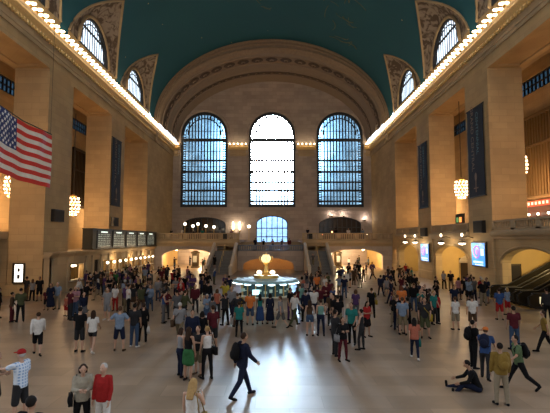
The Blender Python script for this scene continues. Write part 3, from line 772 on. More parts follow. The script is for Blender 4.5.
for y, z0, z1, w, nm in ((38.3, 2.3, 4.25, 2.4, 'first right pier'), (52.0, 2.05, 4.0, 2.6, 'second right pier')):
    g = empty('display_screen', (A-.12, y, z0)); tag(g, f'tall bright blue display screen on the {nm}', 'screen')
    h = z1-z0; MB().box(-.08, .1, -w/2-.1, w/2+.1, -.1, h+.1).build('bezel', BLK, g)
    s_ = MB().box(-.1, -.08, -w/2, w/2, 0, h).build('screen', SCRB, g)
    m = MB(); m.tube([(-.11, .25+.55*cos(2*PI*i/16), h*.6+.5*sin(2*PI*i/16)) for i in range(17)], .09, 4); m.ell((-.11, .25, h*.6), (.02, .25, .28)); m.build('picture', SCRM, g)
    m = MB(); m.box(-.115, -.1, -w/2+.15, -.5, h*.45, h*.75); m.box(-.115, -.1, -w/2+.3, w/2-.3, h*.12, h*.2); m.box(-.115, -.1, -w/2+.3, w/2-.6, h*.02, h*.07); m.build('caption', SCRP, g)
g = empty('poster_light_box', (-20.15, 35.9, 1.15)); tag(g, 'white back-lit poster case on the wall beside the first left pier', 'poster')
MB().box(-.5, .42, -.12, .08, -.12, 1.5).build('frame', BRONZE, g)
MB().box(-.3, .36, -.14, -.12, 0, 1.4).build('panel', emis('poster_white_glow', (1, .95, .85), 1.6), g)
m = MB(); m.box(-.08, .14, -.15, -.14, .25, .6); m.ell((.03, -.145, .95), (.11, .012, .16)); m.build('picture', simple('poster_dark_print', (.03, .03, .04), .6), g)

# flag
g = empty('flag', (-14.35, 28.9, 9.7)); tag(g, 'large American flag hanging in the hall before the first left pier', 'flag')
FH, FL = 3.5, 6.4
RED = simple('flag_red', (.62, .04, .03), .8, nscale=3); FW = simple('flag_white', (.80, .76, .72), .8, nscale=3); FB = simple('flag_blue', (.025, .045, .17), .8, nscale=3)
def fp(u, v, off=0):     # u 0..1 from the fly (far end) to the hoist, v 0..1 up
    y = -u*FL; wv = .10*sin(u*9)+.05*sin(u*21+v*3)
    return (wv+off, y, (v-.5)*FH + .35*u - .1*sin(u*PI))
def cloth(mb, u0, u1, v0, v1, nu, off=0, k=0):
    for i in range(nu):
        a = u0+(u1-u0)*i/nu; b_ = u0+(u1-u0)*(i+1)/nu
        P = [fp(a, v0, off), fp(b_, v0, off), fp(b_, v1, off), fp(a, v1, off)]
        mb.prism(P, (.02, 0, 0), k)
fl_ = MB()
for i in range(13):
    u1 = 1.0 if i < 6 else .6
    cloth(fl_, 0, u1, i/13, (i+1)/13, 24, 0, i % 2)
cloth(fl_, .6, 1, 6/13, 1, 10, .0, 2)
for row in range(9):
    n = 6 if row % 2 == 0 else 5
    for k in range(n):
        u = 1-.4*((k+.5+(0 if n == 6 else .5))/6); v = 6/13+7/13*(row+.75)/9.5
        for off in (.035, -.015):
            c = Vector(fp(u, v, off)); pts = []
            for j in range(10): rr = .115 if j % 2 == 0 else .05; a = PI/2+j*PI/5; pts.append((c.x, c.y+rr*cos(a), c.z+rr*sin(a)))
            fl_.prism(pts, (.006, 0, 0), 3)
fl_.build('cloth', [RED, FW, FB, simple('flag_star_white', (.85, .85, .85), .8)], g)
m = MB(); m.tube([fp(0, 1.03), fp(.5, 1.02), fp(1, 1.03)], .035, 6); m.build('pole', BLK, g)
zt = ell(14.35)-9.7; m = MB(); m.tube([fp(.02, 1.03), (0, -.1, zt)], .012, 4); m.tube([fp(.98, 1.03), (0, -6.2, zt)], .012, 4); m.build('cables', BLK, g)

# ------------------------------------------------------------------ information booth with clock
bo = empty('information_booth', (-.05, 29.5, 0)); bo.scale = (1.08, 1.08, .89); tag(bo, 'round information booth with glowing canopy rim in the middle of the floor', 'booth')
BG = simple('booth_glass', (.05, .09, .10), .08); CAN = simple('canopy_frosted_glass', (.26, .42, .48), .6)
MB().lathe([(1.75, 0), (1.75, .12), (1.65, .15), (1.65, .95), (1.85, 1.0), (1.85, 1.08), (1.5, 1.08)], n=32).build('counter', MARBLE, bo)
MB().lathe([(1.45, 1.05), (1.45, 2.0)], n=16).build('glazing', BG, bo)
m = MB()
for i in range(16): a = 2*PI*i/16; m.tube([(1.5*cos(a), 1.5*sin(a), 1.0), (1.5*cos(a), 1.5*sin(a), 2.05)], .035, 5)
m.build('posts', BRASS, bo)
MB().lathe([(1.7, 1.98), (2.0, 2.02), (2.02, 2.12), (1.9, 2.2), (.9, 2.28), (.1, 2.3)], n=40).build('canopy', CAN, bo, smooth=False)
m = MB()
for i in range(16):
    a = 2*PI*(i+.5)/16; m.ell((1.86*cos(a), 1.86*sin(a), 1.97), (.22, .22, .07), 10, 5)
m.build('rim_lights', BOOTHL, bo, smooth=True)
m = MB(); m.box(-.75, -.35, -1.52, -1.47, 1.25, 1.6); m.build('monitor', emis('monitor_glow', (.6, .95, 1), 1.1), bo)
m = MB()
for i in range(12):
    a = PI+.25+i*.22
    if i not in (3, 4): MB().box(1.47*cos(a)-.09, 1.47*cos(a)+.09, 1.47*sin(a)-.03, 1.47*sin(a)+.03, 1.3+.08*(i % 3), 1.5+.1*(i % 2)).build('leaflet', simple('leaflet_paper', (.5, .6, .5), .6), bo)
MB().lathe([(.75, 2.28), (.75, 2.5), (.62, 2.52), (.6, 2.34)], n=24).build('upper_drum', BRASS, bo)
MB().lathe([(.28, 2.3), (.28, 2.6), (.16, 2.7), (.12, 3.15), (.2, 3.3), (.14, 3.37), (.1, 3.45)], n=16).build('clock_pedestal', BRASS, bo)
ck = MB(); ck.box(-.12, .12, -.12, .12, 3.44, 3.93)
ck.ell((0, 0, 3.71), (.2, .2, .2), 20, 12); ck.ell((0, 0, 4.03), (.06, .06, .1)); cko = ck.build('clock', BRASS, bo, smooth=False)
CLK = emis('opal_clock_face_glow', (1, .82, .40), .75)
for k in range(4):
    rot = Matrix.Rotation(k*PI/2, 3, 'Z'); f_ = MB()
    ring = lambda r, y: [rot @ Vector((r*cos(2*PI*i/24), y, 3.71+r*sin(2*PI*i/24))) for i in range(24)]
    f_.loft([ring(.30, -.13), ring(.30, -.19), ring(.27, -.205)])
    face = f_.build('clock_face', CLK, bo)
    h_ = MB()
    P = lambda x, z: rot @ Vector((x, -.208, 3.71+z))
    h_.tube([P(0, 0), P(.02, .14)], .014, 4); h_.tube([P(0, 0), P(.07, -.16)], .012, 4)
    for j in range(12): a = j*PI/6; h_.tube([P(.2*cos(a), .2*sin(a)), P(.225*cos(a), .225*sin(a))], .009, 4)
    h_.build('clock_hands', BLK, face)
m = MB()
for s in (-1, 1): m.tube([(s*.14, 0, 3.40), (s*.34, 0, 3.50), (s*.42, 0, 3.71), (s*.36, 0, 3.91)], .03, 5)
m.build('scroll_arms', BRASS, bo)
for s in (-1, 1):
    MB().ell((s*.40-.0, -.35, 2.72), (.17, .17, .16), 12, 8).build('lamp_shade', emis('booth_lamp_glow', (1, .85, .6), 1.6), bo, smooth=True)
    MB().lathe([(.05, 2.3), (.03, 2.55), (.05, 2.64)], (s*.40, -.35, 0), 8).build('lamp_stem', BRASS, bo)
light('POINT', (-.05, 29.5, 1.6), 25, (.75, .92, 1), .3)

# ------------------------------------------------------------------ escalators (right, going up through the first arch)
def escalator(y, label):
    e = empty('escalator', (17.6, y, 0)); tag(e, label, 'escalator')
    L = 7.2; m = MB(); n = 22
    m.prism([(0, -.75, 0), (1.2, -.75, 0), (1.2+L, -.75, 3.3), (1.2+L, -.75, 4.0), (1.0, -.75, .25), (0, -.75, .12)], (0, 1.5, 0)); m.build('truss', BLK, e)
    m = MB()
    for i in range(n): x = 1.1+i*.32; m.box(x, x+.34, -.5, .5, .05+i*.17, .25+i*.17)
    m.build('steps', simple('escalator_step_metal', (.12, .12, .12), .35, .7), e)
    for s in (-1, 1):
        m = MB(); m.prism([(-.3, s*.62, .05), (1.2, s*.62, .05), (1.2+L, s*.62, 3.95), (1.2+L, s*.62, 4.75), (1.1, s*.62, 1.0), (.1, s*.62, 1.0), (-.25, s*.62, .85)], (0, s*.08, 0)); m.build('balustrade', simple('escalator_panel', (.035, .028, .018), .3, .5), e)
        m = MB(); m.tube([(0, s*.66, .15), (-.35, s*.66, .35), (-.4, s*.66, .75), (-.1, s*.66, 1.0), (1.1, s*.66, 1.04), (1.2+L, s*.66, 4.8)], .06, 6); m.build('handrail', BLK, e)
    m = MB(); m.box(-.45, .3, -.75, .75, .001, .03); m.build('landing_plate', BRASS, e)
    m = MB(); m.box(.35, .95, -.78, -.70, .35, .8); m.build('skirt_light', emis('escalator_skirt_glow', (1, .85, .5), .55), e)
escalator(34.0, 'dark escalator climbing beside the ochre wall with the doorway')
escalator(32.0, 'dark escalator in the middle of the first right arch')
escalator(30.0, 'dark escalator nearest the camera in the first right arch')

# ------------------------------------------------------------------ shopfront in right gallery
g = empty('shopfront', (24.3, 38.5, 5.3)); tag(g, 'dark red shop kiosk with lit sign on the right gallery', 'shop')
MB().box(-.5, .5, -3.2, 3.2, 0, 2.2).build('body', simple('maroon_paint', (.10, .02, .015), .5), g)
MB().box(-.56, -.5, -3.0, 3.0, 2.2, 2.7).build('sign', emis('red_sign_glow', (.5, .05, .02), .7), g)
m = MB()
for i in range(9): m.box(-.58, -.56, -2.4+i*.55, -2.15+i*.55, 2.35, 2.6)
m.build('sign_lettering', emis('sign_lettering_glow', (1, .7, .5), 1.0), g)
for y in (-1.5, 0, 1.4): MB().ell((-.7, y, 1.5), (.12, .12, .12), 8, 6).build('lamp', GLOBE, g, smooth=True)
g = empty('shop_sign', (19.4, 44.8, 6.4)); tag(g, 'small red and green lit sign behind the right gallery balustrade', 'sign')
MB().box(-.1, .1, -.9, .9, -.4, .75).build('case', DKWOOD, g)
MB().box(-.13, -.1, -.6, -.1, -.1, .4).build('red_panel', emis('orange_panel_glow', (1, .25, .05), 1.6), g)
MB().box(-.13, -.1, -.1+.25, .6, -.1, .4).build('green_panel', emis('green_panel_glow', (.1, .35, .12), .6), g)

# ------------------------------------------------------------------ balcony restaurant
TR = simple('restaurant_table_red', (.12, .03, .02), .5)
tb = empty('restaurant_table')
MB().lathe([(.28, 0), (.28, .04), (.05, .06), (.05, .7), (.5, .72), (.5, .76)], n=14).build('table', TR, tb)
TL = [(-16.1, 'in the left corner'), (-14.6, 'beside the left low window'), (-12.9, 'in front of the left low window'), (-11.2, 'near the middle of the left low window'), (-9.5, 'at the stair end')]
for i, (x, nm) in enumerate(TL+[(8.9, 'right, at the stair end'), (10.8, 'right, with the orange light'), (12.7, 'right, before the low window'), (14.5, 'right, past the low window')]):
    o = tb if i == 0 else dup(tb)
    o.location = (x, 68.6+.5*(i % 2), 4.45); tag(o, f'dark red table on the far balcony, {nm}', 'table', 'tables on the far balcony')
LRED = emis('small_red_glow', (1, .35, .12), 5)
for i, (px, py, y, k) in enumerate(((185, 224, 69.2, 0), (193, 226, 69.4, 0), (198, 224, 70, 0), (206, 226, 69.3, 0), (214, 227, 70, 0), (249, 226.5, 67.6, 0),
        (322, 234, 67.8, 1), (332, 232, 68.2, 1), (339, 234, 68, 0), (349, 233.5, 67.9, 0), (357, 234, 68, 1), (367, 234, 68, 0))):
    x = CX+(px-275)/FPX*y; z = H+(239-py)/FPX*y
    base = 4.45
    g = empty('balcony_lamp', (x, y, base)); tag(g, f'{"small red" if k else "white globe"} lamp on the far balcony, {["first","second","third","fourth","fifth","sixth"][i%6]} from the left on the {"left" if i<6 else "right"} half', 'lamp', 'lamps on the far balcony')
    rr = [.24, .2][k] if i < 6 else .12
    MB().ell((0, 0, z-base), (rr, rr, rr), 10, 8).build('globe', LRED if k else GLOBE, g, smooth=True)
    MB().lathe([(.15, 0), (.15, .04), (.03, .06), (.03, z-base-rr*.8)], n=8).build('stand', BRASS, g)
for i, px in enumerate((233, 239.5)):
    x = CX+(px-275)/FPX*80; g = empty('wall_sconce', (x, YW-.25, 6.2)); tag(g, f'tall flame-shaped wall light left of the middle window, {["left","right"][i]} of the pair', 'lamp', 'sconces on the end wall')
    MB().ell((0, 0, .8), (.18, .15, .8), 10, 8).build('flame_shade', GLOBE, g, smooth=True); MB().lathe([(.05, -.4), (.15, -.1), (.05, .05)], n=8).build('bracket', BRASS, g)
    light('POINT', (x, YW-.9, 7.2), 60, (1, .75, .5), .2)
for i, x in enumerate((10.9, 13.1, 17.0)):
    g = empty('wall_uplight', (x, YW-.3, 8.75 if i < 2 else 8.0)); tag(g, f'small bronze uplight washing the wall under the right tall window, {["left","middle","right"][i]} one', 'lamp', 'uplights under the right tall window')
    MB().lathe([(.05, -.1), (.2, .1), (.22, .14), (.1, .12)], n=10).build('bowl', BRONZE, g)
    MB().ell((0, 0, .13), (.1, .1, .05), 8, 5).build('bulb', GLOBE, g, smooth=True)
    light('POINT', (x, YW-.55, 9.1 if i < 2 else 8.4), 45, (1, .8, .65), .1)
# small loudspeakers on the balustrade
for x, nm in ((-7.0, 'left'), (5.9, 'right')):
    g = empty('loudspeaker', (x, YB-.37, 5.0)); tag(g, f'small black loudspeaker on the far balustrade {nm} of the middle landing', 'loudspeaker')
    MB().box(-.3, .3, -.12, .12, -.4, .4).build('cabinet', BLK, g); MB().box(-.25, .25, -.14, -.12, -.33, .33).build('grille', simple('speaker_grille', (.02, .02, .02), .8), g)

# cream awning inside the second right arch
g = empty('awning', (20.6, 45.2, 2.35)); tag(g, 'cream scalloped awning inside the second right arch', 'awning')
m = MB(); m.loft([[(-1.3*cos(PI*i/16)*k, -.9*sin(PI*i/16)*k, z) for i in range(17)] for k, z in ((1, -.15), (1, 0), (.8, .38), (.4, .6), (.05, .66))], closed=False, cap=False); m.build('canopy', simple('awning_cream', (.62, .52, .34), .7), g)
for sx_ in (-1.2, 1.2): m = MB(); m.tube([(sx_, -.05, -2.35), (sx_, -.05, 0)], .04, 6); m.build('post', BRASS, g)
m = MB(); m.box(-1.15, 1.15, -.02, .3, -2.35, .3); m.build('kiosk_body', simple('kiosk_brown', (.10, .07, .04), .6), g)

# ------------------------------------------------------------------ people
def rotx(v, a): return Vector((v[0], v[1]*cos(a)-v[2]*sin(a), v[1]*sin(a)+v[2]*cos(a)))
D2 = PI/180
# legs: (thigh pitch, knee bend, spread)   arms: (upper arm pitch, spread, elbow bend, inward turn)   degrees, person faces +y
POSES = {
 'stand':   dict(L=(2, 3, 5), Rr=(-2, 3, 5), la=(4, 10, 14, 0), ra=(2, 11, 12, 0)),
 'relaxed': dict(L=(12, 14, 8), Rr=(-2, 1, 3), la=(8, 12, 30, 10), ra=(-4, 12, 18, 0), lean=2),
 'walk':    dict(L=(24, 6, 3), Rr=(-16, 22, 3), la=(-22, 8, 18, 0), ra=(22, 8, 26, 0), lean=4),
 'stride':  dict(L=(-24, 28, 4), Rr=(28, 4, 4), la=(26, 10, 32, 0), ra=(-28, 10, 22, 0), lean=7),
 'phone':   dict(L=(3, 4, 6), Rr=(-3, 3, 5), la=(6, 8, 14, 0), ra=(32, 12, 95, 28), head=(22, 0)),
 'ear':     dict(L=(4, 4, 5), Rr=(-3, 3, 5), la=(4, 10, 18, 0), ra=(50, 24, 128, 20), head=(5, 12)),
 'camera':  dict(L=(4, 3, 6), Rr=(-4, 3, 6), la=(62, 10, 80, 30), ra=(62, 10, 80, 30), head=(-12, 0)),
 'hips':    dict(L=(3, 3, 9), Rr=(-2, 3, 9), la=(-14, 42, 70, 70), ra=(-14, 42, 70, 70)),
 'hold':    dict(L=(3, 3, 5), Rr=(-3, 3, 5), la=(18, 8, 78, 30), ra=(18, 8, 82, 30), head=(18, 0)),
 'crossed': dict(L=(4, 4, 6), Rr=(-3, 3, 6), la=(22, 12, 84, 68), ra=(26, 12, 80, 68)),
 'point':   dict(L=(4, 4, 5), Rr=(-4, 3, 5), la=(70, 6, 18, 8), ra=(2, 10, 14, 0)),
 'pull':    dict(L=(20, 20, 5), Rr=(-22, 12, 5), la=(52, 8, 14, 0), ra=(40, 8, 20, 0), lean=20),
 'crouch':  dict(L=(62, 88, 8), Rr=(40, 96, 6), la=(55, 8, 30, 10), ra=(50, 8, 30, 10), lean=42, head=(10, 0)),
 'sit':     dict(L=(108, 66, 8), Rr=(90, 14, 12), la=(30, 10, 50, 10), ra=(44, 10, 40, 10), lean=22, head=(15, 0)),
}
def skeleton(pose, fem):
    P = POSES[pose]; J = {}
    ln = -P.get('lean', 0)*D2
    pel = Vector((0, 0, .93)); J['pel'] = pel; hw = .088
    up = rotx((0, 0, 1), ln); J['up'] = up; fw = rotx((0, 1, 0), ln); J['fw'] = fw
    J['chest'] = pel+up*.34; J['neck'] = pel+up*.53
    hp, hy = P.get('head', (0, 0)); hup = rotx(up, -hp*D2+(-ln*.6)); J['hup'] = hup; J['head'] = J['neck']+hup*.15+Vector((0, .02, 0))
    J['hfw'] = rotx((0, 1, 0), ln*.4-hp*D2)
    for s, k in ((-1, 'L'), (1, 'Rr')):
        a, kn, ab = [v*D2 for v in P[k]]
        h = pel+Vector((s*hw, 0, -.03)); d = Vector((s*sin(ab), sin(a)*cos(ab), -cos(a)*cos(ab)))
        knee = h+d*.42; b = a-kn; d2 = Vector((s*sin(ab)*.3, sin(b), -cos(b))).normalized(); ank = knee+d2*.41
        J[k] = (h, knee, ank)
        flat = max(0, min(1, (-b)/(.9))) if pose != 'sit' else -1.0
        J[k+'t'] = ank+Vector((s*.035, .155*cos(flat*.9), -.045-.12*flat*sin(.9) if flat > 0 else -.045)) if pose != 'sit' else ank+Vector((s*.05, .04, .15))
    sw = .165 if fem else .19
    for s, k in ((-1, 'la'), (1, 'ra')):
        p, ab, e, inn = [v*D2 for v in P[k]]
        sh = pel+up*.475+Vector((s*sw, 0, 0)); p2 = p+0
        d = rotx((s*sin(ab), sin(p2)*cos(ab), -cos(p2)*cos(ab)), ln*.35); el = sh+d*.275
        f = Vector((-s*sin(inn), sin(p+e)*cos(inn), -cos(p+e)*cos(inn))); f = rotx(f, ln*.35); wr = el+f*.245
        J[k] = (sh, el, wr, f)
    lo = min(J['L'][2].z, J['Rr'][2].z, 9) - .075
    if pose == 'sit': lo = pel.z-.115-.0
    off = Vector((0, 0, -lo))
    for k, v in list(J.items()):
        if k in ('up', 'fw', 'hup', 'hfw'): continue
        if isinstance(v, tuple): J[k] = tuple(q+off if (i < 3) else q for i, q in enumerate(v))
        else: J[k] = v+off
    return J
SK = {}
def sk(pose, fem):
    if (pose, fem) not in SK: SK[(pose, fem)] = skeleton(pose, fem)
    return SK[(pose, fem)]
def torso(mb, J, rows, grow, n=16):
    up, pel = J['up'], J['pel']; rings = []
    side = Vector((1, 0, 0)); fw = J['fw']
    for t, hw, hd, oy in rows:
        c = pel+up*t+fw*oy
        rings.append([c+side*((hw+grow)*cos(2*PI*i/n))+fw*((hd+grow)*sin(2*PI*i/n)) for i in range(n)])
    mb.loft(rings)
def rows(fem):
    if fem: return [(-.13, .08, .07, 0), (-.08, .155, .105, -.01), (.0, .165, .11, -.01), (.10, .128, .088, 0), (.18, .118, .082, 0), (.28, .135, .105, .015), (.38, .145, .10, .01), (.46, .14, .07, 0), (.50, .07, .05, 0)]
    return [(-.13, .08, .07, 0), (-.08, .148, .105, 0), (.0, .155, .11, 0), (.12, .148, .10, .005), (.22, .155, .105, .005), (.34, .175, .115, .005), (.43, .175, .095, 0), (.48, .14, .07, 0), (.51, .07, .055, 0)]
def remesh(mb, vox, smooth=2):
    me = mb.mesh('tmp', []) if False else None
    me = bpy.data.meshes.new('tmp'); me.from_pydata(mb.v, [], mb.f)
    bm = bmesh.new(); bm.from_mesh(me); bmesh.ops.recalc_face_normals(bm, faces=bm.faces); bm.to_mesh(me); bm.free()
    o = bpy.data.objects.new('tmp', me); TMP.objects.link(o)
    r = o.modifiers.new('r', 'REMESH'); r.mode = 'VOXEL'; r.voxel_size = vox
    s = o.modifiers.new('s', 'SMOOTH'); s.iterations = smooth; s.factor = .5
    VL.update(); dg = bpy.context.evaluated_depsgraph_get()
    out = bpy.data.meshes.new_from_object(o.evaluated_get(dg)); bpy.data.objects.remove(o)
    return out
# a scene of its own keeps the dependency graph small while the bodies are grown
TMP = COL; VL = bpy.context.view_layer
def to_mb(me):
    m = MB(); m.v = [tuple(v.co) for v in me.vertices]; m.f = [tuple(p.vertices) for p in me.polygons]; m.m = [0]*len(m.f); return m
CACHE = {}
EYE = simple('eye_dark', (.02, .015, .01), .3); LIP = simple('lip', (.30, .12, .09), .5)
def shared(me, n=1):
    me.materials.clear()
    for i in range(n): me.materials.append(None)
    me.polygons.foreach_set('use_smooth', [True]*len(me.polygons)); return me
def body_mesh(pose, fem):
    k = ('body', pose, fem)
    if k in CACHE: return CACHE[k]
    J = sk(pose, fem); mb = MB(); g = .9 if fem else 1
    torso(mb, J, rows(fem), -.012)
    mb.cap(J['neck']-J['up']*.05, .05*g, J['head']-J['hup']*.05, .046*g)
    hd, hu, hf = J['head'], J['hup'], J['hfw']; sx = Vector((1, 0, 0)); rot = Matrix((sx, hf, hu)).transposed()
    mb.ell(hd+hu*.01, (.074, .094, .108), 16, 12, None, rot); mb.ell(hd-hu*.055+hf*.022, (.052, .06, .058), 12, 8, None, rot)
    mb.cap(hd+hf*.088+hu*.012, .011, hd+hf*.108-hu*.022, .017, 8)
    for s in (-1, 1): mb.ell(hd+sx*s*.077, (.014, .022, .032), 8, 6, None, rot)
    for k2 in ('L', 'Rr'):
        h, kn, an = J[k2]; mb.cap(h, .085*(1.03 if fem else 1), kn, .052); mb.cap(kn, .052, kn+(an-kn)*.35, .055); mb.cap(kn+(an-kn)*.35, .055, an, .034)
        mb.cap(an+Vector((0, -.03, -.03)), .034, J[k2+'t'], .03)
    for s, k2 in ((-1, 'la'), (1, 'ra')):
        sh, el, wr, f = J[k2]; mb.cap(sh, .052*g, el, .038*g); mb.cap(sh-Vector((s*.06, 0, .0)), .055*g, sh, .052*g); mb.cap(el, .038*g, wr, .025*g)
        a = f.orthogonal().normalized(); sd_ = Vector((s, 0, 0)); flat = (sd_-f*sd_.dot(f)).normalized(); wide = f.cross(flat)
        mb.ell(wr+f*.05, (.02, .042, .055), 10, 8, None, Matrix((flat, wide, f)).transposed())
    me = remesh(mb, .0135); b = to_mb(me); bpy.data.meshes.remove(me)
    for s, k2 in ((-1, 'la'), (1, 'ra')):
        sh, el, wr, f = J[k2]; sd_ = Vector((s, 0, 0)); flat = (sd_-f*sd_.dot(f)).normalized(); wide = f.cross(flat)
        fwd = wide if wide.y > 0 or abs(wide.y) < .05 else -wide
        for i, ln_ in enumerate((.066, .076, .071, .056)):
            p0 = wr+f*.085+fwd*(.03-.02*i); p1 = p0+f*ln_*.55-flat*.004; p2 = p1+(f*.8-flat*.6).normalized()*ln_*.45
            b.cap(p0, .0088, p1, .008, 6); b.cap(p1, .008, p2, .0065, 6)
        t0 = wr+f*.03+fwd*.03; t1 = t0+(f*.7+fwd*.7).normalized()*.034; b.cap(t0, .011, t1, .0095, 6); b.cap(t1, .0095, t1+(f*.95-flat*.2).normalized()*.028, .0075, 6)
    for s in (-1, 1): b.ell(hd+sx*s*.03+hf*.085+hu*.018, (.012, .007, .007), 6, 4, 1, rot)
    b.ell(hd+hf*.086-hu*.048, (.024, .006, .006), 8, 4, 2, rot)
    me = b.mesh('person_body', [None, EYE, LIP], True); CACHE[k] = me; return me
def top_mesh(pose, fem, kind):
    k = ('top', pose, fem, kind)
    if k in CACHE: return CACHE[k]
    J = sk(pose, fem); mb = MB(); g = {'tank': .010, 'tee': .022, 'shirt': .024, 'long': .022, 'jacket': .034}[kind]
    r = [list(q) for q in rows(fem)][1:]; r[-1][0] -= .015
    if kind in ('tee', 'jacket', 'shirt'):
        for q in r[:5]: q[1] = max(q[1], .140 if fem else .155); q[2] = max(q[2], .105)
    torso(mb, J, r, g)
    for s, k2 in ((-1, 'la'), (1, 'ra')):
        sh, el, wr, f = J[k2]; a = .85 if fem else 1
        if kind == 'tank': continue
        mb.cap(sh-Vector((s*.07, 0, -.0)), (.056+g*.6)*a, sh, (.055+g*.6)*a)
        if kind in ('tee', 'shirt'): mb.cap(sh, (.056+g*.6)*a, sh+(el-sh)*.66, (.050+g*.6)*a)
        else: mb.cap(sh, (.055+g*.6)*a, el, (.042+g*.6)*a); mb.cap(el, (.042+g*.6)*a, wr-f*.02, (.031+g*.5)*a)
    me = shared(remesh(mb, .016)); me.name = 'garment_top'; CACHE[k] = me; return me
def bot_mesh(pose, fem, kind):
    k = ('bot', pose, fem, kind)
    if k in CACHE: return CACHE[k]
    J = sk(pose, fem); mb = MB(); r = [list(q) for q in rows(fem)][:4]; r[0][1] = .1
    torso(mb, J, r, .016)
    for k2 in ('L', 'Rr'):
        h, kn, an = J[k2]
        if kind == 'trousers': mb.cap(h, .105, kn, .072); mb.cap(kn, .072, an+(an-kn).normalized()*.0, .056)
        elif kind == 'leggings': mb.cap(h, .097, kn, .062); mb.cap(kn, .062, kn+(an-kn)*.35, .064); mb.cap(kn+(an-kn)*.35, .064, an, .042)
        elif kind == 'shorts': mb.cap(h, .108, h+(kn-h)*.92, .088)
        elif kind == 'short_shorts': mb.cap(h, .102, h+(kn-h)*.42, .09)
    if kind in ('skirt', 'long_skirt'):
        hc = (J['L'][0]+J['Rr'][0])/2; kc = (J['L'][1]+J['Rr'][1])/2; ac = (J['L'][2]+J['Rr'][2])/2
        end = hc+(kc-hc)*.72 if kind == 'skirt' else kc+(ac-kc)*.45
        for k2 in ('L', 'Rr'):
            h, kn, an = J[k2]; e = h+(kn-h)*.72 if kind == 'skirt' else kn+(an-kn)*.45
            mb.cap(h, .11, e, .12 if kind == 'skirt' else .13)
        mb.cap(hc, .12, end, .14)
    me = shared(remesh(mb, .016)); me.name = 'garment_bottom'; CACHE[k] = me; return me
def hair_mesh(pose, fem, kind):
    k = ('hair', pose, fem, kind)
    if k in CACHE: return CACHE[k]
    J = sk(pose, fem); hd, hu, hf = J['head'], J['hup'], J['hfw']; sx = Vector((1, 0, 0)); rot = Matrix((sx, hf, hu)).transposed(); mb = MB()
    mb.ell(hd-hf*.022+hu*.030, (.086, .092, .098), 16, 10, None, rot)
    if kind == 'long':
        for x in (-.045, 0, .045): mb.cap(hd+sx*x-hf*.05, .052, hd+sx*x*1.1-hf*.085-hu*.30, .035)
        for s in (-1, 1): mb.cap(hd+sx*s*.07-hf*.02+hu*.02, .03, hd+sx*s*.08-hf*.02-hu*.16, .024)
    elif kind == 'bob':
        for x in (-.06, 0, .06): mb.cap(hd+sx*x-hf*.045, .052, hd+sx*x-hf*.06-hu*.10, .045)
    elif kind == 'bun': mb.ell(hd-hf*.10+hu*.06, (.045, .045, .045))
    elif kind == 'ponytail': mb.cap(hd-hf*.10+hu*.04, .03, hd-hf*.13-hu*.18, .02)
    me = shared(remesh(mb, .014, 1)); me.name = 'hair'; CACHE[k] = me; return me
def cap_mesh(pose, fem):
    k = ('cap', pose, fem)
    if k in CACHE: return CACHE[k]
    J = sk(pose, fem); hd, hu, hf = J['head'], J['hup'], J['hfw']; sx = Vector((1, 0, 0)); rot = Matrix((sx, hf, hu)).transposed(); mb = MB()
    mb.ell(hd-hf*.012+hu*.062, (.096, .106, .082), 16, 8, None, rot); mb.ell(hd+hf*.125+hu*.045, (.07, .075, .012), 12, 5, None, rot)
    me = mb.mesh('cap', [None], True); CACHE[k] = me; return me
def shoe_mesh(pose, fem, s):
    k = ('shoe', pose, fem, s)
    if k in CACHE: return CACHE[k]
    J = sk(pose, fem); k2 = 'L' if s < 0 else 'Rr'; an = J[k2][2]; to = J[k2+'t']; mb = MB()
    heel = an+Vector((0, -.035, -.035)) if pose != 'sit' else an+Vector((0, .02, -.02))
    mb.cap(heel, .041, to, .037); mb.cap(an+(heel-an)*.2, .040, heel, .041)
    me = mb.mesh('shoe', [None], True); CACHE[k] = me; return me
def child(name, me, mat, parent):
    o = bpy.data.objects.new(name, me); COL.objects.link(o); o.parent = parent
    o.material_slots[0].link = 'OBJECT'; o.material_slots[0].material = mat; return o
CLO = {
 'black': (.012, .012, .014), 'navy': (.018, .025, .06), 'charcoal': (.04, .04, .045), 'grey': (.16, .16, .17), 'pale grey': (.36, .36, .38), 'white': (.68, .66, .64),
 'cream': (.55, .50, .40), 'light blue': (.30, .40, .56), 'blue': (.05, .11, .30), 'teal': (.03, .26, .24), 'green': (.05, .20, .07), 'olive': (.11, .12, .06),
 'red': (.50, .03, .03), 'maroon': (.13, .02, .03), 'coral': (.62, .20, .13), 'orange': (.70, .20, .05), 'yellow': (.60, .42, .05), 'pink': (.55, .28, .33),
 'purple': (.12, .06, .18), 'brown': (.12, .07, .04), 'khaki': (.30, .24, .15), 'beige': (.42, .35, .25), 'denim blue': (.07, .12, .22), 'mustard': (.35, .22, .05), 'sage': (.16, .24, .12), 'mint': (.25, .48, .42)}
HAIRC = {'black': (.01, .008, .007), 'dark brown': (.03, .016, .01), 'brown': (.07, .035, .018), 'blond': (.30, .19, .08), 'grey': (.35, .34, .33), 'auburn': (.12, .04, .02)}
def cm(c): return dull(simple('cloth_'+c.replace(' ', '_'), tuple(v*(.50 if max(CLO[c]) < .66 else .75) for v in CLO[c]), .95, nscale=14, namt=.3, bump=.25))  # cloth darkened: the shade of backlit figures is put into its colour
def dull(m): m.node_tree.nodes['Principled BSDF'].inputs['Specular IOR Level'].default_value = .15; return m
def hm(c): return dull(simple('hair_'+c.replace(' ', '_'), HAIRC[c], .85, nscale=30, namt=.3))
PLAID = None
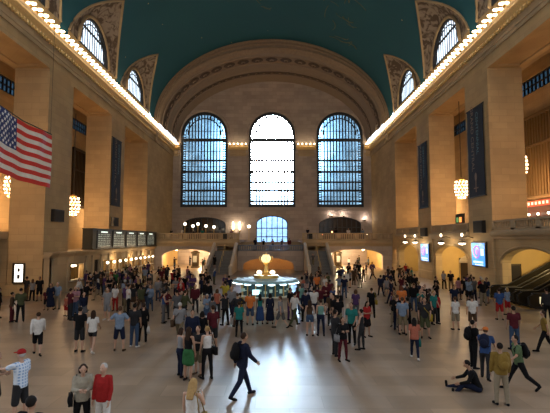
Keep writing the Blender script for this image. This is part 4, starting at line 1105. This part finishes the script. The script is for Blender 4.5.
def plaid():
    m, nt, b = new_mat('blue_plaid_cloth'); tc = nt.nodes.new('ShaderNodeTexCoord'); ch_ = []
    for d, sc_ in (('X', 9), ('Z', 9)):
        w_ = nt.nodes.new('ShaderNodeTexWave'); w_.bands_direction = d; w_.inputs['Scale'].default_value = sc_/2; nt.links.new(tc.outputs['Object'], w_.inputs[0]); ch_.append(w_.outputs['Fac'])
    ad = nt.nodes.new('ShaderNodeMath'); ad.operation = 'MAXIMUM'; nt.links.new(ch_[0], ad.inputs[0]); nt.links.new(ch_[1], ad.inputs[1])
    mx = nt.nodes.new('ShaderNodeMix'); mx.data_type = 'RGBA'; mx.inputs[6].default_value = (.10, .22, .45, 1); mx.inputs[7].default_value = (.55, .62, .72, 1)
    nt.links.new(ad.outputs[0], mx.inputs[0]); nt.links.new(mx.outputs[2], b.inputs['Base Color']); b.inputs['Roughness'].default_value = .85; return m
TAKEN = []
NP = [0]
def person(x, y, heading, pose, fem, top, bot, hair, label, z=0, skin=None, scale=None, cap=None, shoes='black', group=None, topmat=None, parts=True):
    """heading in degrees: 0 faces away from the camera, 90 faces picture right, 180 faces the camera"""
    sh = skin if skin is not None else R.choice([0, 0, 0, 1, 1, 2, 3])
    o = bpy.data.objects.new('person', body_mesh(pose, fem)); COL.objects.link(o)
    o.material_slots[0].link = 'OBJECT'; o.material_slots[0].material = simple(f'skin_tone_{"abcd"[sh]}', SKINS[sh], .55)
    o.location = (x, y, z); o.rotation_euler = (0, 0, -heading*D2)
    s = scale or ((.97 if fem else 1.04)*R.uniform(.96, 1.04)); o.scale = (s, s, s)
    tk, tcn = top; bk, bcn = bot
    child({'tank': 'tank_top', 'tee': 't_shirt', 'shirt': 'shirt', 'long': 'long_sleeved_top', 'jacket': 'jacket'}[tk], top_mesh(pose, fem, tk), topmat or cm(tcn), o)
    child(bk, bot_mesh(pose, fem, bk), cm(bcn), o)
    hk, hc = hair; child('hair', hair_mesh(pose, fem, hk), hm(hc), o)
    if cap: child('cap', cap_mesh(pose, fem), cm(cap), o)
    if parts:
        for q in (-1, 1): child('shoe', shoe_mesh(pose, fem, q), cm(shoes), o)
    tag(o, label, 'person', group or 'people in the concourse'); TAKEN.append((x, y)); NP[0] += 1
    return o
def local(o, p):
    return o.location + Matrix.Rotation(o.rotation_euler.z, 3, 'Z') @ (Vector(p)*o.scale[0])
BAGM = {}
def bag(o, pose, fem, kind, color, label):
    J = sk(pose, fem); m = MB(); k = (kind, pose, fem)
    if k not in BAGM:
        if kind == 'backpack':
            c = J['chest']-J['fw']*.225-J['up']*.03; rot = Matrix((Vector((1, 0, 0)), J['fw'], J['up'])).transposed()
            bm_ = MB(); bm_.ell(c, (.165, .10, .25), 14, 10, None, rot); bm_.ell(c-J['fw']*.07-J['up']*.07, (.12, .07, .13), 12, 8, None, rot)
            st = MB()
            for s in (-1, 1): st.tube([c+Vector((s*.09, 0, 0))+J['up']*.2, J['chest']+Vector((s*.11, 0, 0))+J['up']*.175, J['chest']+Vector((s*.12, 0, 0))+J['fw']*.14+J['up']*.08, J['chest']+Vector((s*.15, 0, 0))+J['fw']*.09-J['up']*.12, c+Vector((s*.13, 0, 0))-J['up']*.18], .018, 5)
        elif kind == 'shoulder_bag':
            c = J['pel']+Vector((.255, -.02, -.02)); rot = None
            bm_ = MB(); bm_.box(c.x-.05, c.x+.05, c.y-.16, c.y+.16, c.z-.13, c.z+.12); bm_.ell(c+Vector((.03, 0, -.02)), (.045, .14, .11), 12, 8)
            st = MB(); sh = J['ra'][0]; st.tube([c+Vector((0, -.13, .1)), sh+Vector((-.03, -.06, .06)), sh+Vector((-.03, .03, .07)), c+Vector((0, .13, .1))], .012, 5)
        elif kind == 'satchel':
            c = J['pel']+Vector((-.25, -.02, -.05))
            bm_ = MB(); bm_.box(c.x-.06, c.x+.05, c.y-.18, c.y+.18, c.z-.15, c.z+.12); bm_.box(c.x-.07, c.x-.05, c.y-.18, c.y+.18, c.z, c.z+.13)
            st = MB(); sh = J['ra'][0]; n_ = J['neck']; st.tube([c+Vector((0, -.15, .1)), J['chest']-J['fw']*.14, sh+Vector((-.07, -.02, .07)), J['chest']+J['fw']*.16, c+Vector((0, .15, .1))], .013, 5)
        elif kind == 'held_bag':
            wr = J['ra'][2]+J['ra'][3]*.13; c = wr+Vector((0, 0, -.24))
            bm_ = MB(); bm_.loft([[(c.x+a*w_, c.y+b*d_, c.z+z) for a, b in ((-1, -1), (1, -1), (1, 1), (-1, 1))] for z, w_, d_ in ((-.16, .07, .14), (.0, .08, .16), (.14, .05, .15))])
            st = MB(); st.tube([c+Vector((0, -.1, .12)), wr+Vector((0, -.03, .0)), wr+Vector((0, .03, 0)), c+Vector((0, .1, .12))], .01, 5)
        BAGM[k] = (bm_.mesh(kind, [None], True), st.mesh('strap', [None], True))
    a, b = BAGM[k]
    g = bpy.data.objects.new(kind if kind != 'held_bag' else 'carrier_bag', a); COL.objects.link(g); g.location = o.location; g.rotation_euler = o.rotation_euler; g.scale = o.scale
    g.material_slots[0].link = 'OBJECT'; g.material_slots[0].material = cm(color)
    child('strap', b, cm('black' if color == 'black' else color), g); tag(g, label, 'bag'); return g

H_ = []
def hero(px, py, heading, pose, fem, top, bot, hair, label, bagspec=None, **k):
    x, y = F(px, py); o = person(x, y, heading, pose, fem, top, bot, hair, label, **k)
    if bagspec: bag(o, pose, fem, *bagspec)
    return o
# people nearest the camera
hero(242, 397, 60, 'walk', 0, ('jacket', 'navy'), ('trousers', 'navy'), ('short', 'dark brown'), 'man in dark jacket and trousers striding across the bright reflection', ('backpack', 'black', 'black backpack on the man striding across the bright floor'), scale=1.10, skin=1)
hero(191, 462, 15, 'phone', 1, ('tank', 'white'), ('short_shorts', 'denim blue'), ('long', 'blond'), 'woman with long blond hair and white top looking at a phone at the picture bottom', ('shoulder_bag', 'mustard', 'mustard shoulder bag of the long-haired blond woman with a phone'), skin=0)
hero(19, 424, -78, 'point', 0, ('shirt', 'light blue'), ('shorts', 'charcoal'), ('short', 'grey'), 'man in red cap, blue plaid shirt and dark shorts reaching forward', cap='red', topmat=plaid(), scale=1.05, skin=0, shoes='grey')
hero(-8, 420, 85, 'hold', 1, ('tank', 'black'), ('skirt', 'black'), ('long', 'black'), 'woman in black cut by the picture edge, facing the man in the red cap', skin=1)
hero(27, 505, 10, 'stand', 0, ('tee', 'black'), ('trousers', 'charcoal'), ('short', 'black'), 'dark-haired person whose head alone shows at the bottom edge', skin=1)
hero(81, 437, 155, 'hold', 1, ('jacket', 'cream'), ('trousers', 'black'), ('bob', 'dark brown'), 'woman in cream jacket and black trousers beside the woman in red', ('shoulder_bag', 'black', 'black handbag at the side of the woman in the cream jacket'), skin=0, scale=.97)
hero(102, 438, 190, 'stand', 1, ('jacket', 'red'), ('trousers', 'white'), ('short', 'grey'), 'grey-haired woman in red jacket and white trousers', skin=0, scale=.98, shoes='white')
hero(37, 355, -25, 'walk', 0, ('long', 'white'), ('shorts', 'black'), ('short', 'dark brown'), 'man in white long-sleeved shirt and black shorts walking away', skin=0, scale=1.0)
hero(79, 352, 0, 'stand', 0, ('tee', 'black'), ('shorts', 'charcoal'), ('short', 'black'), 'man in black t-shirt and dark shorts walking beside the long-haired woman', skin=0)
hero(92, 352, -4, 'walk', 1, ('tee', 'white'), ('short_shorts', 'charcoal'), ('long', 'dark brown'), 'woman with long dark hair, white top and short dark shorts', skin=0, scale=1.0, shoes='white')
hero(119, 351, -5, 'hips', 0, ('shirt', 'light blue'), ('shorts', 'navy'), ('short', 'brown'), 'man in pale blue shirt and navy shorts, hands on hips', skin=0, scale=1.05, shoes='brown')
hero(134, 347, 10, 'stand', 0, ('tee', 'charcoal'), ('trousers', 'denim blue'), ('short', 'black'), 'man in charcoal t-shirt and blue jeans beside the pale blue shirt', scale=1.06, skin=1, shoes='white')
hero(143, 342, -20, 'relaxed', 1, ('long', 'black'), ('trousers', 'black'), ('short', 'dark brown'), 'person all in black behind the man in jeans', ('held_bag', 'white', 'white carrier bag held by the person all in black'), skin=0)
hero(179, 343, 8, 'walk', 0, ('shirt', 'pale grey'), ('trousers', 'khaki'), ('short', 'grey'), 'grey-haired man in pale shirt and khaki trousers seen from behind', ('satchel', 'brown', 'brown satchel slung across the grey-haired man in the pale shirt'), skin=0, scale=1.06)
hero(180, 377, 40, 'relaxed', 1, ('tank', 'pale grey'), ('leggings', 'navy'), ('bob', 'dark brown'), 'woman in pale grey top and dark leggings at the left of the close group', skin=0)
hero(188, 381, 25, 'stand', 1, ('tank', 'black'), ('skirt', 'green'), ('long', 'dark brown'), 'woman in black top and green skirt in the close group', skin=1, scale=1.0)
hero(198, 375, -150, 'crossed', 0, ('tee', 'charcoal'), ('shorts', 'khaki'), ('short', 'brown'), 'man in charcoal t-shirt and khaki shorts inside the close group', skin=0, scale=.95, shoes='brown')
hero(207, 379, -30, 'ear', 1, ('tank', 'white'), ('leggings', 'black'), ('bun', 'blond'), 'blond woman in white top and black leggings with raised hand', ('shoulder_bag', 'black', 'black shoulder bag of the blond woman in the white top'), skin=0, scale=.99)
hero(192, 354, 170, 'relaxed', 0, ('jacket', 'navy'), ('trousers', 'black'), ('short', 'black'), 'man in navy jacket standing behind the close group', skin=1)
hero(202, 352, 10, 'stand', 1, ('long', 'black'), ('leggings', 'black'), ('bob', 'black'), 'woman in black behind the blond woman of the close group', skin=2)
hero(213, 350, -40, 'relaxed', 0, ('tee', 'maroon'), ('shorts', 'charcoal'), ('short', 'dark brown'), 'man in maroon t-shirt and dark shorts behind the close group', skin=1)
hero(239, 337, 0, 'stand', 1, ('tee', 'teal'), ('leggings', 'black'), ('bun', 'dark brown'), 'woman in bright teal t-shirt and black leggings seen from behind', skin=1)
hero(250, 325, 0, 'stand', 0, ('tee', 'orange'), ('shorts', 'denim blue'), ('short', 'brown'), 'man in bright orange t-shirt in front of the information booth', skin=0)
hero(240, 322, 20, 'relaxed', 1, ('tee', 'yellow'), ('trousers', 'charcoal'), ('short', 'black'), 'person in yellow t-shirt beside the bright orange t-shirt', skin=2)
hero(260, 324, -10, 'phone', 1, ('tank', 'teal'), ('long_skirt', 'blue'), ('long', 'black'), 'woman in long blue skirt facing the booth, nearer the orange t-shirt', skin=2)
hero(270, 324, -15, 'stand', 1, ('long', 'navy'), ('long_skirt', 'navy'), ('bob', 'black'), 'woman in long navy skirt facing the booth monitor', skin=1)
hero(281, 328, -60, 'walk', 1, ('tee', 'pale grey'), ('shorts', 'grey'), ('ponytail', 'brown'), 'woman in pale grey t-shirt walking in front of the booth', skin=0)
hero(290, 320, 120, 'relaxed', 0, ('tee', 'black'), ('trousers', 'purple'), ('short', 'black'), 'man in black t-shirt and purple trousers at the right of the booth', skin=1)
hero(310, 336, 5, 'stand', 1, ('tank', 'brown'), ('short_shorts', 'denim blue'), ('long', 'dark brown'), 'woman in brown top and denim shorts seen from behind', ('shoulder_bag', 'white', 'white bag of the woman in brown top and denim shorts'), skin=0)
hero(321, 336, 0, 'stand', 1, ('tank', 'mint'), ('leggings', 'navy'), ('bun', 'dark brown'), 'woman in mint top and dark jeans seen from behind', skin=0, scale=1.0)
hero(338, 334, 10, 'stand', 0, ('tee', 'black'), ('shorts', 'khaki'), ('short', 'black'), 'broad man in black t-shirt and khaki shorts behind the embracing pair', skin=0, scale=1.08)
hero(343, 361, 160, 'crossed', 1, ('jacket', 'black'), ('leggings', 'maroon'), ('bob', 'dark brown'), 'woman in black jacket and maroon leggings, nearer of the close pair', ('shoulder_bag', 'pale grey', 'pale grey bag of the woman in maroon leggings'), skin=1)
hero(335, 356, 60, 'relaxed', 0, ('tee', 'charcoal'), ('trousers', 'charcoal'), ('short', 'black'), 'man in charcoal clothes leaning to the woman in maroon leggings', skin=1, scale=1.04)
hero(352, 344, -150, 'relaxed', 0, ('tee', 'teal'), ('trousers', 'black'), ('short', 'dark brown'), 'man in dull teal t-shirt and black trousers behind the close pair', skin=1)
hero(362, 350, -60, 'relaxed', 1, ('tank', 'charcoal'), ('leggings', 'charcoal'), ('bun', 'black'), 'woman in charcoal top and leggings right of the close pair', skin=0)
hero(367, 337, 150, 'hold', 1, ('tee', 'red'), ('skirt', 'black'), ('long', 'black'), 'woman in red t-shirt and short black skirt', skin=1)
hero(372, 318, 0, 'stand', 0, ('tee', 'black'), ('trousers', 'black'), ('short', 'dark brown'), 'person in black beside the lime green bag', ('shoulder_bag', 'yellow', 'lime yellow bag on the person in black right of the middle'), skin=1)
hero(356, 320, 5, 'stand', 1, ('tee', 'purple'), ('trousers', 'grey'), ('bob', 'brown'), 'person in purple top and grey trousers standing right of the middle', skin=0)
hero(403, 335, 15, 'stand', 0, ('shirt', 'light blue'), ('shorts', 'khaki'), ('short', 'brown'), 'man in light blue shirt and khaki shorts on the right half', skin=0, scale=1.04)
hero(408, 334, -30, 'point', 0, ('tee', 'black'), ('trousers', 'black'), ('short', 'black'), 'man in black next to the light blue shirt and khaki shorts', skin=1)
hero(402, 318, 10, 'stand', 0, ('tee', 'orange'), ('trousers', 'maroon'), ('bob', 'auburn'), 'person in orange t-shirt deep in the right-hand crowd', skin=0)
hero(415, 359, 15, 'walk', 1, ('tee', 'coral'), ('leggings', 'navy'), ('long', 'black'), 'woman in coral t-shirt and navy leggings walking away', ('held_bag', 'teal', 'teal bag held low by the woman in the coral t-shirt'), skin=0, scale=.93, shoes='white')
hero(425, 338, 190, 'relaxed', 0, ('tee', 'charcoal'), ('shorts', 'olive'), ('short', 'black'), 'man in charcoal t-shirt and olive shorts behind the coral t-shirt', ('satchel', 'yellow', 'yellow satchel of the man behind the coral t-shirt'), skin=1)
hero(437, 322, -10, 'relaxed', 1, ('jacket', 'red'), ('trousers', 'black'), ('bob', 'black'), 'woman in red jacket and black trousers on the right half', skin=1)
hero(456, 330, -5, 'stand', 1, ('tee', 'white'), ('shorts', 'beige'), ('short', 'brown'), 'person in white t-shirt and beige shorts, left of the two alike', skin=0, scale=.97)
hero(473, 331, 5, 'stand', 0, ('tee', 'white'), ('shorts', 'brown'), ('short', 'dark brown'), 'man in white t-shirt and brown shorts, right of the two alike', skin=0, scale=1.02)
hero(474, 368, 75, 'point', 0, ('tee', 'black'), ('trousers', 'black'), ('short', 'black'), 'youth in black reaching out above the seated person', ('backpack', 'black', 'black backpack on the youth reaching out'), skin=1, scale=.98)
hero(486, 379, 35, 'pull', 0, ('tee', 'blue'), ('trousers', 'charcoal'), ('short', 'brown'), 'person in orange cap and blue t-shirt bending over the seated person', ('backpack', 'navy', 'navy backpack on the person in the orange cap'), cap='orange', skin=0, scale=.98)
hero(478, 391, -75, 'sit', 0, ('long', 'black'), ('trousers', 'navy'), ('short', 'black'), 'person in dark clothes sitting on the floor with legs stretched out', skin=1)
hero(502, 405, 5, 'stand', 0, ('jacket', 'mustard'), ('trousers', 'beige'), ('short', 'black'), 'person in mustard jacket and beige trousers seen from behind', ('backpack', 'mustard', 'mustard backpack on the person in beige trousers'), skin=1, scale=.98)
hero(520, 390, -85, 'stride', 0, ('tee', 'sage'), ('trousers', 'black'), ('short', 'black'), 'man in sage green t-shirt and black trousers striding past', ('backpack', 'black', 'large black backpack on the man in the sage green t-shirt'), skin=1, scale=1.0)
hero(515, 350, 0, 'stand', 0, ('tee', 'maroon'), ('trousers', 'denim blue'), ('short', 'black'), 'man in maroon t-shirt and blue jeans seen from behind at right', skin=1, scale=1.04)
hero(546, 352, -60, 'walk', 1, ('tee', 'mustard'), ('trousers', 'black'), ('short', 'dark brown'), 'person in mustard t-shirt walking in at the right edge', skin=1)
hero(548, 322, 0, 'stand', 0, ('jacket', 'charcoal'), ('trousers', 'black'), ('short', 'black'), 'man in charcoal jacket at the right edge by the escalators', skin=1)
hero(500, 320, 10, 'stand', 0, ('tee', 'blue'), ('shorts', 'red'), ('short', 'dark brown'), 'person in blue t-shirt and red shorts near the escalators', skin=1)
hero(508, 315, -20, 'stand', 1, ('tee', 'light blue'), ('shorts', 'red'), ('bob', 'blond'), 'woman in light blue t-shirt and red shorts near the escalators', skin=0)
hero(11, 322, 60, 'relaxed', 1, ('long', 'brown'), ('trousers', 'maroon'), ('bun', 'black'), 'woman in brown and maroon holding on to the person in olive', skin=1)
hero(20, 322, -40, 'hold', 0, ('long', 'olive'), ('trousers', 'black'), ('short', 'black'), 'person in olive top and black trousers at far left', skin=1)
hero(-2, 318, 40, 'stand', 0, ('long', 'black'), ('trousers', 'black'), ('short', 'black'), 'person in black cut by the left picture edge', skin=1)
hero(26, 301, 20, 'stand', 0, ('tee', 'charcoal'), ('trousers', 'brown'), ('short', 'black'), 'person in charcoal below the white poster case', skin=2)
hero(32, 301, -20, 'relaxed', 1, ('tee', 'pale grey'), ('trousers', 'black'), ('long', 'brown'), 'long-haired woman in pale grey below the white poster case', skin=0)
hero(39, 301, 160, 'stand', 0, ('tee', 'black'), ('shorts', 'black'), ('short', 'black'), 'tall man in black near the first left pier', skin=2)
hero(50, 310, 150, 'relaxed', 1, ('long', 'navy'), ('long_skirt', 'navy'), ('bob', 'black'), 'woman in long navy dress right of the tall man in black', skin=1)
hero(57, 309, 180, 'stand', 0, ('tee', 'light blue'), ('trousers', 'beige'), ('short', 'grey'), 'person in light blue t-shirt and beige trousers near the ticket counter', skin=0)
hero(66, 316, 200, 'stand', 1, ('tee', 'coral'), ('shorts', 'red'), ('ponytail', 'brown'), 'child in coral t-shirt and red shorts near the ticket counter', skin=0, scale=.72)
hero(46, 310, 170, 'stand', 0, ('tee', 'maroon'), ('shorts', 'black'), ('short', 'black'), 'child in maroon t-shirt beside the woman in the long navy dress', skin=1, scale=.78)
hero(107, 320, 190, 'stand', 0, ('tee', 'pale grey'), ('shorts', 'pale grey'), ('short', 'dark brown'), 'man in pale grey t-shirt and pale grey shorts facing the camera', skin=0, shoes='white')
hero(115, 311, 180, 'relaxed', 1, ('tee', 'white'), ('trousers', 'red'), ('bob', 'black'), 'woman in white t-shirt and red trousers in the left crowd', skin=1)
hero(128, 315, 60, 'hips', 0, ('tee', 'white'), ('trousers', 'black'), ('short', 'black'), 'man in white t-shirt and black trousers with hands on hips in the left crowd', skin=1)
hero(115, 292, 10, 'stand', 0, ('tee', 'green'), ('trousers', 'charcoal'), ('short', 'black'), 'person in green t-shirt in the queue at the ticket windows', skin=1)
hero(195, 313, 175, 'relaxed', 0, ('jacket', 'maroon'), ('trousers', 'charcoal'), ('short', 'dark brown'), 'man in open maroon jacket facing the camera left of the booth', skin=0)
hero(208, 310, 20, 'relaxed', 0, ('long', 'black'), ('trousers', 'denim blue'), ('short', 'black'), 'tall man in black top and blue jeans left of the booth', skin=1, scale=1.08)
hero(225, 310, -30, 'point', 0, ('tee', 'yellow'), ('trousers', 'navy'), ('short', 'black'), 'person in yellow t-shirt stretching an arm left of the booth', skin=1)
hero(217, 318, 10, 'stand', 1, ('tee', 'coral'), ('trousers', 'charcoal'), ('bob', 'brown'), 'woman in coral t-shirt left of the booth', skin=0)
hero(381, 296, -5, 'walk', 0, ('jacket', 'navy'), ('trousers', 'navy'), ('short', 'black'), 'man in navy suit walking on the open floor of the right half', skin=1)
hero(387, 297, 5, 'walk', 1, ('tee', 'pale grey'), ('short_shorts', 'grey'), ('ponytail', 'blond'), 'blond woman in pale grey walking beside the man in the navy suit', skin=0)
hero(444, 289, 170, 'relaxed', 1, ('tee', 'pale grey'), ('trousers', 'black'), ('bob', 'black'), 'person in pale grey top standing in the mouth of the second right arch', skin=1)
hero(451, 291, 200, 'relaxed', 0, ('tee', 'black'), ('trousers', 'khaki'), ('short', 'black'), 'man in black t-shirt and khaki trousers by the second right arch', skin=1)
hero(459, 299, 30, 'relaxed', 1, ('tee', 'pink'), ('leggings', 'charcoal'), ('bob', 'black'), 'woman in pink t-shirt just in front of the second right arch', skin=1)
hero(455, 313, 190, 'relaxed', 0, ('tee', 'navy'), ('trousers', 'charcoal'), ('short', 'black'), 'man in navy t-shirt behind the two people in white t-shirts', skin=1)
hero(300, 311, 10, 'walk', 0, ('tee', 'mint'), ('trousers', 'charcoal'), ('short', 'brown'), 'man in mint t-shirt walking right of the booth', skin=0)
hero(314, 318, 0, 'walk', 0, ('shirt', 'white'), ('trousers', 'navy'), ('short', 'black'), 'man in white shirt and navy trousers right of the booth', skin=1, scale=1.05)
hero(306, 322, -20, 'relaxed', 0, ('long', 'navy'), ('trousers', 'black'), ('short', 'black'), 'man in navy top and black trousers beside the man in the white shirt', skin=1)
hero(302, 299, 0, 'stand', 1, ('tee', 'coral'), ('trousers', 'denim blue'), ('bob', 'black'), 'woman in coral t-shirt behind the booth on its right', skin=0)
hero(317, 295, 180, 'relaxed', 0, ('tee', 'orange'), ('trousers', 'charcoal'), ('short', 'black'), 'man in orange t-shirt at the foot of the right staircase', skin=1)

# the rest of the crowd
zones = [
 ((88, 118), (279, 301), 17, 'queueing at the ticket windows'),
 ((112, 148), (276, 290), 16, 'at the far ticket windows'),
 ((116, 152), (290, 318), 17, 'amid the left crowd'),
 ((146, 176), (278, 296), 11, 'outside the left passage'),
 ((174, 206), (282, 300), 7, 'toward the left staircase'),
 ((150, 192), (296, 326), 16, 'between tickets and booth'),
 ((196, 232), (284, 304), 9, 'below the left staircase'),
 ((200, 234), (304, 332), 6, 'left of the booth'),
 ((236, 256), (323, 327), 1, 'at the booth counter'),
 ((298, 322), (284, 306), 7, 'below the right staircase'),
 ((292, 346), (306, 334), 10, 'right of the booth'),
 ((322, 350), (276, 300), 8, 'near the right passage'),
 ((350, 378), (274, 290), 11, 'outside the right passage'),
 ((384, 412), (278, 296), 12, 'by the farthest right pier'),
 ((392, 440), (294, 332), 21, 'amid the right crowd'),
 ((464, 494), (292, 306), 10, 'before the first right pier'),
 ((68, 90), (286, 322), 7, 'near the ticket counter'),
]
TOPN = {'tank': 'tank top', 'tee': 't-shirt', 'shirt': 'shirt', 'long': 'long-sleeved top', 'jacket': 'jacket'}
BOTN = {'trousers': 'trousers', 'leggings': 'leggings', 'shorts': 'shorts', 'short_shorts': 'short shorts', 'skirt': 'skirt', 'long_skirt': 'long skirt'}
TC = ['black']*6+['navy']*4+['charcoal']*4+['grey', 'grey', 'white', 'white', 'pale grey', 'light blue', 'blue', 'olive', 'maroon', 'brown', 'brown', 'red', 'purple', 'pink', 'purple', 'teal']
BC = ['black', 'black', 'black', 'navy', 'navy', 'charcoal', 'denim blue', 'denim blue', 'grey', 'khaki', 'brown', 'beige', 'olive']
PZ = {'stand': 'standing', 'relaxed': 'standing at ease', 'walk': 'walking', 'phone': 'looking at a phone', 'hips': 'hands on hips', 'hold': 'hands held in front', 'crossed': 'arms crossed', 'camera': 'taking a picture'}
used = set()
def rnd_person(x, y, where, z=0, minor=True, group=None):
    for _ in range(60):
        fem = R.random() < .48; pose = R.choice(['stand', 'stand', 'relaxed', 'relaxed', 'walk', 'walk', 'phone', 'hips', 'hold', 'crossed', 'camera'])
        tk = R.choice(['tank', 'tee', 'long', 'tee'] if fem else ['tee', 'tee', 'shirt', 'jacket', 'long']); tcn = R.choice(TC)
        bk = R.choice(['leggings', 'trousers', 'short_shorts', 'skirt', 'trousers'] if fem else ['trousers', 'trousers', 'shorts']); bc = R.choice(BC)
        hk = R.choice(['long', 'bob', 'ponytail', 'bun'] if fem else ['short']); hc = R.choice(['black', 'black', 'dark brown', 'dark brown', 'brown', 'blond'] if not R.random() < .08 else ['grey'])
        lab = f'{"woman" if fem else "man"} in {tcn} {TOPN[tk]} and {bc} {BOTN[bk]} {where}'
        if lab not in used: break
    used.add(lab)
    return person(x, y, R.choice([R.uniform(-60, 60), R.uniform(0, 360), R.uniform(140, 220)]), pose, fem, (tk, tcn), (bk, bc), (hk, hc), lab, z=z, parts=y < 48, group=group)
for (xa, xb), (ya, yb), n, where in zones:
    k = 0; tries = 0
    while k < n and tries < 500:
        tries += 1; x, y = F(R.uniform(xa, xb), R.uniform(ya, yb))
        if any((x-a)**2+(y-b)**2 < .72**2 for a, b in TAKEN): continue
        if (x+.05)**2+(y-29.5)**2 < 2.6**2: continue
        if y > 54.5 and (4.3 < abs(x) < 8.9): continue
        if y > 62 : continue
        if abs(x) > 17.0 : continue
        if abs(x+15.9) < .5 and 43 < y < 49: continue
        rnd_person(x, y, where); k += 1
for (xa, xb), (ya, yb), n, where in (((-15.8, -9.3), (64, 80), 5, 'inside the left passage'), ((9.3, 16.2), (64, 80), 5, 'inside the right passage')):
    k = 0
    while k < n:
        x, y = R.uniform(xa, xb), R.uniform(ya, yb)
        if any((x-a)**2+(y-b)**2 < .8**2 for a, b in TAKEN) or min((x+12.3)**2, (x-10.7)**2)+(y-71.5)**2 < 1.3**2: continue
        rnd_person(x, y, where); k += 1
for i, (x, y, z, where) in enumerate([(-15.4, 67.75, 4.45, 'at the balcony left end'), (-13.7, 67.7, 4.45, 'over the left passage'), (-12.0, 67.8, 4.45, 'on the left balcony'), (-10.6, 67.7, 4.45, 'by the balcony lamps'),
      (-7.9, 67.8, 4.45, 'above the left staircase'), (-6.2, 67.9, 4.45, 'beside the balcony loudspeaker'), (-2.4, 66.4, 2.9, 'on the landing, leftmost'), (-1.2, 67.5, 2.9, 'on the landing, second left'), (.2, 66.6, 2.9, 'on the landing, third left'),
      (1.6, 67.8, 2.9, 'on the landing, fourth left'), (2.7, 66.5, 2.9, 'on the landing, rightmost'), (5.6, 67.8, 4.45, 'above the right staircase'), (9.9, 67.8, 4.45, 'over the right passage'), (11.8, 67.6, 4.45, 'on the right balcony'), (14.0, 67.7, 4.45, 'at the balcony right end')]):
    rnd_person(x, y, where, z=z)
for i, (s, k) in enumerate(((-1, 3), (1, 5))):
    x = s*6.72 if s < 0 else 6.5; n_ = 17; yy = 57.6+k*.4+.2
    rnd_person(x-.8, yy, f'climbing the {"left" if s < 0 else "right"} staircase', z=(k+1)*2.9/17)
print('PEOPLE', NP[0])

SUN_HOT, SUN_WIDE = 300., 300.
EAST, WEST = (.50, .49, .48), (1.75, 2.0, 2.3)
EXPO = 0.52

# ------------------------------------------------------------------ camera, sky
cam = bpy.data.cameras.new('camera'); cam.sensor_width = 36; cam.lens = FPX/550*36; cam.clip_end = 500; cam.clip_start = .1
co = bpy.data.objects.new('camera', cam); COL.objects.link(co)
co.location = (CX, 0, H); co.rotation_euler = (PI/2+PITCH, 0, 0); sc.camera = co

w = bpy.data.worlds.new('sky'); sc.world = w; w.use_nodes = True
nt = w.node_tree; bg = nt.nodes['Background']; L_ = nt.links.new
tc = nt.nodes.new('ShaderNodeTexCoord'); sp = nt.nodes.new('ShaderNodeSeparateXYZ'); L_(tc.outputs['Generated'], sp.inputs[0])
def math_(op, a, b=None, clamp=False):
    n = nt.nodes.new('ShaderNodeMath'); n.operation = op; n.use_clamp = clamp
    for i, v in enumerate((a, b)):
        if v is None: continue
        if isinstance(v, (int, float)): n.inputs[i].default_value = v
        else: L_(v, n.inputs[i])
    return n.outputs[0]
SUN = Vector((-.006, 1, .21)).normalized()
dt = nt.nodes.new('ShaderNodeVectorMath'); dt.operation = 'DOT_PRODUCT'; dt.inputs[1].default_value = SUN
nm = nt.nodes.new('ShaderNodeVectorMath'); nm.operation = 'NORMALIZE'; L_(tc.outputs['Generated'], nm.inputs[0]); L_(nm.outputs[0], dt.inputs[0])
d = math_('MAXIMUM', dt.outputs['Value'], 0)
glow = math_('MULTIPLY', math_('POWER', d, 1500), SUN_HOT)
glow2 = math_('MULTIPLY', math_('POWER', d, 420), SUN_WIDE)
west = math_('MULTIPLY', math_('SUBTRACT', sp.outputs[1], -.25), 3, True)
def mixc(fac, a, b):
    n = nt.nodes.new('ShaderNodeMix'); n.data_type = 'RGBA'
    for i, v in ((0, fac), (6, a), (7, b)):
        if isinstance(v, tuple): n.inputs[i].default_value = (*v, 1)
        else: L_(v, n.inputs[i])
    return n.outputs[2]
base = mixc(west, EAST, WEST)
n1 = nt.nodes.new('ShaderNodeVectorMath'); n1.operation = 'SCALE'; n1.inputs[0].default_value = (1, .98, .95); L_(glow, n1.inputs['Scale'])
n2 = nt.nodes.new('ShaderNodeVectorMath'); n2.operation = 'SCALE'; n2.inputs[0].default_value = (.50, .74, 1); L_(glow2, n2.inputs['Scale'])
a1 = nt.nodes.new('ShaderNodeVectorMath'); L_(base, a1.inputs[0]); L_(n1.outputs[0], a1.inputs[1])
a2 = nt.nodes.new('ShaderNodeVectorMath'); L_(a1.outputs[0], a2.inputs[0]); L_(n2.outputs[0], a2.inputs[1])
L_(a2.outputs[0], bg.inputs['Color']); bg.inputs['Strength'].default_value = 1
vs = sc.view_settings; vs.view_transform = 'Standard'; vs.look = 'None'; vs.gamma = 1; vs.use_curve_mapping = False; vs.exposure = EXPO
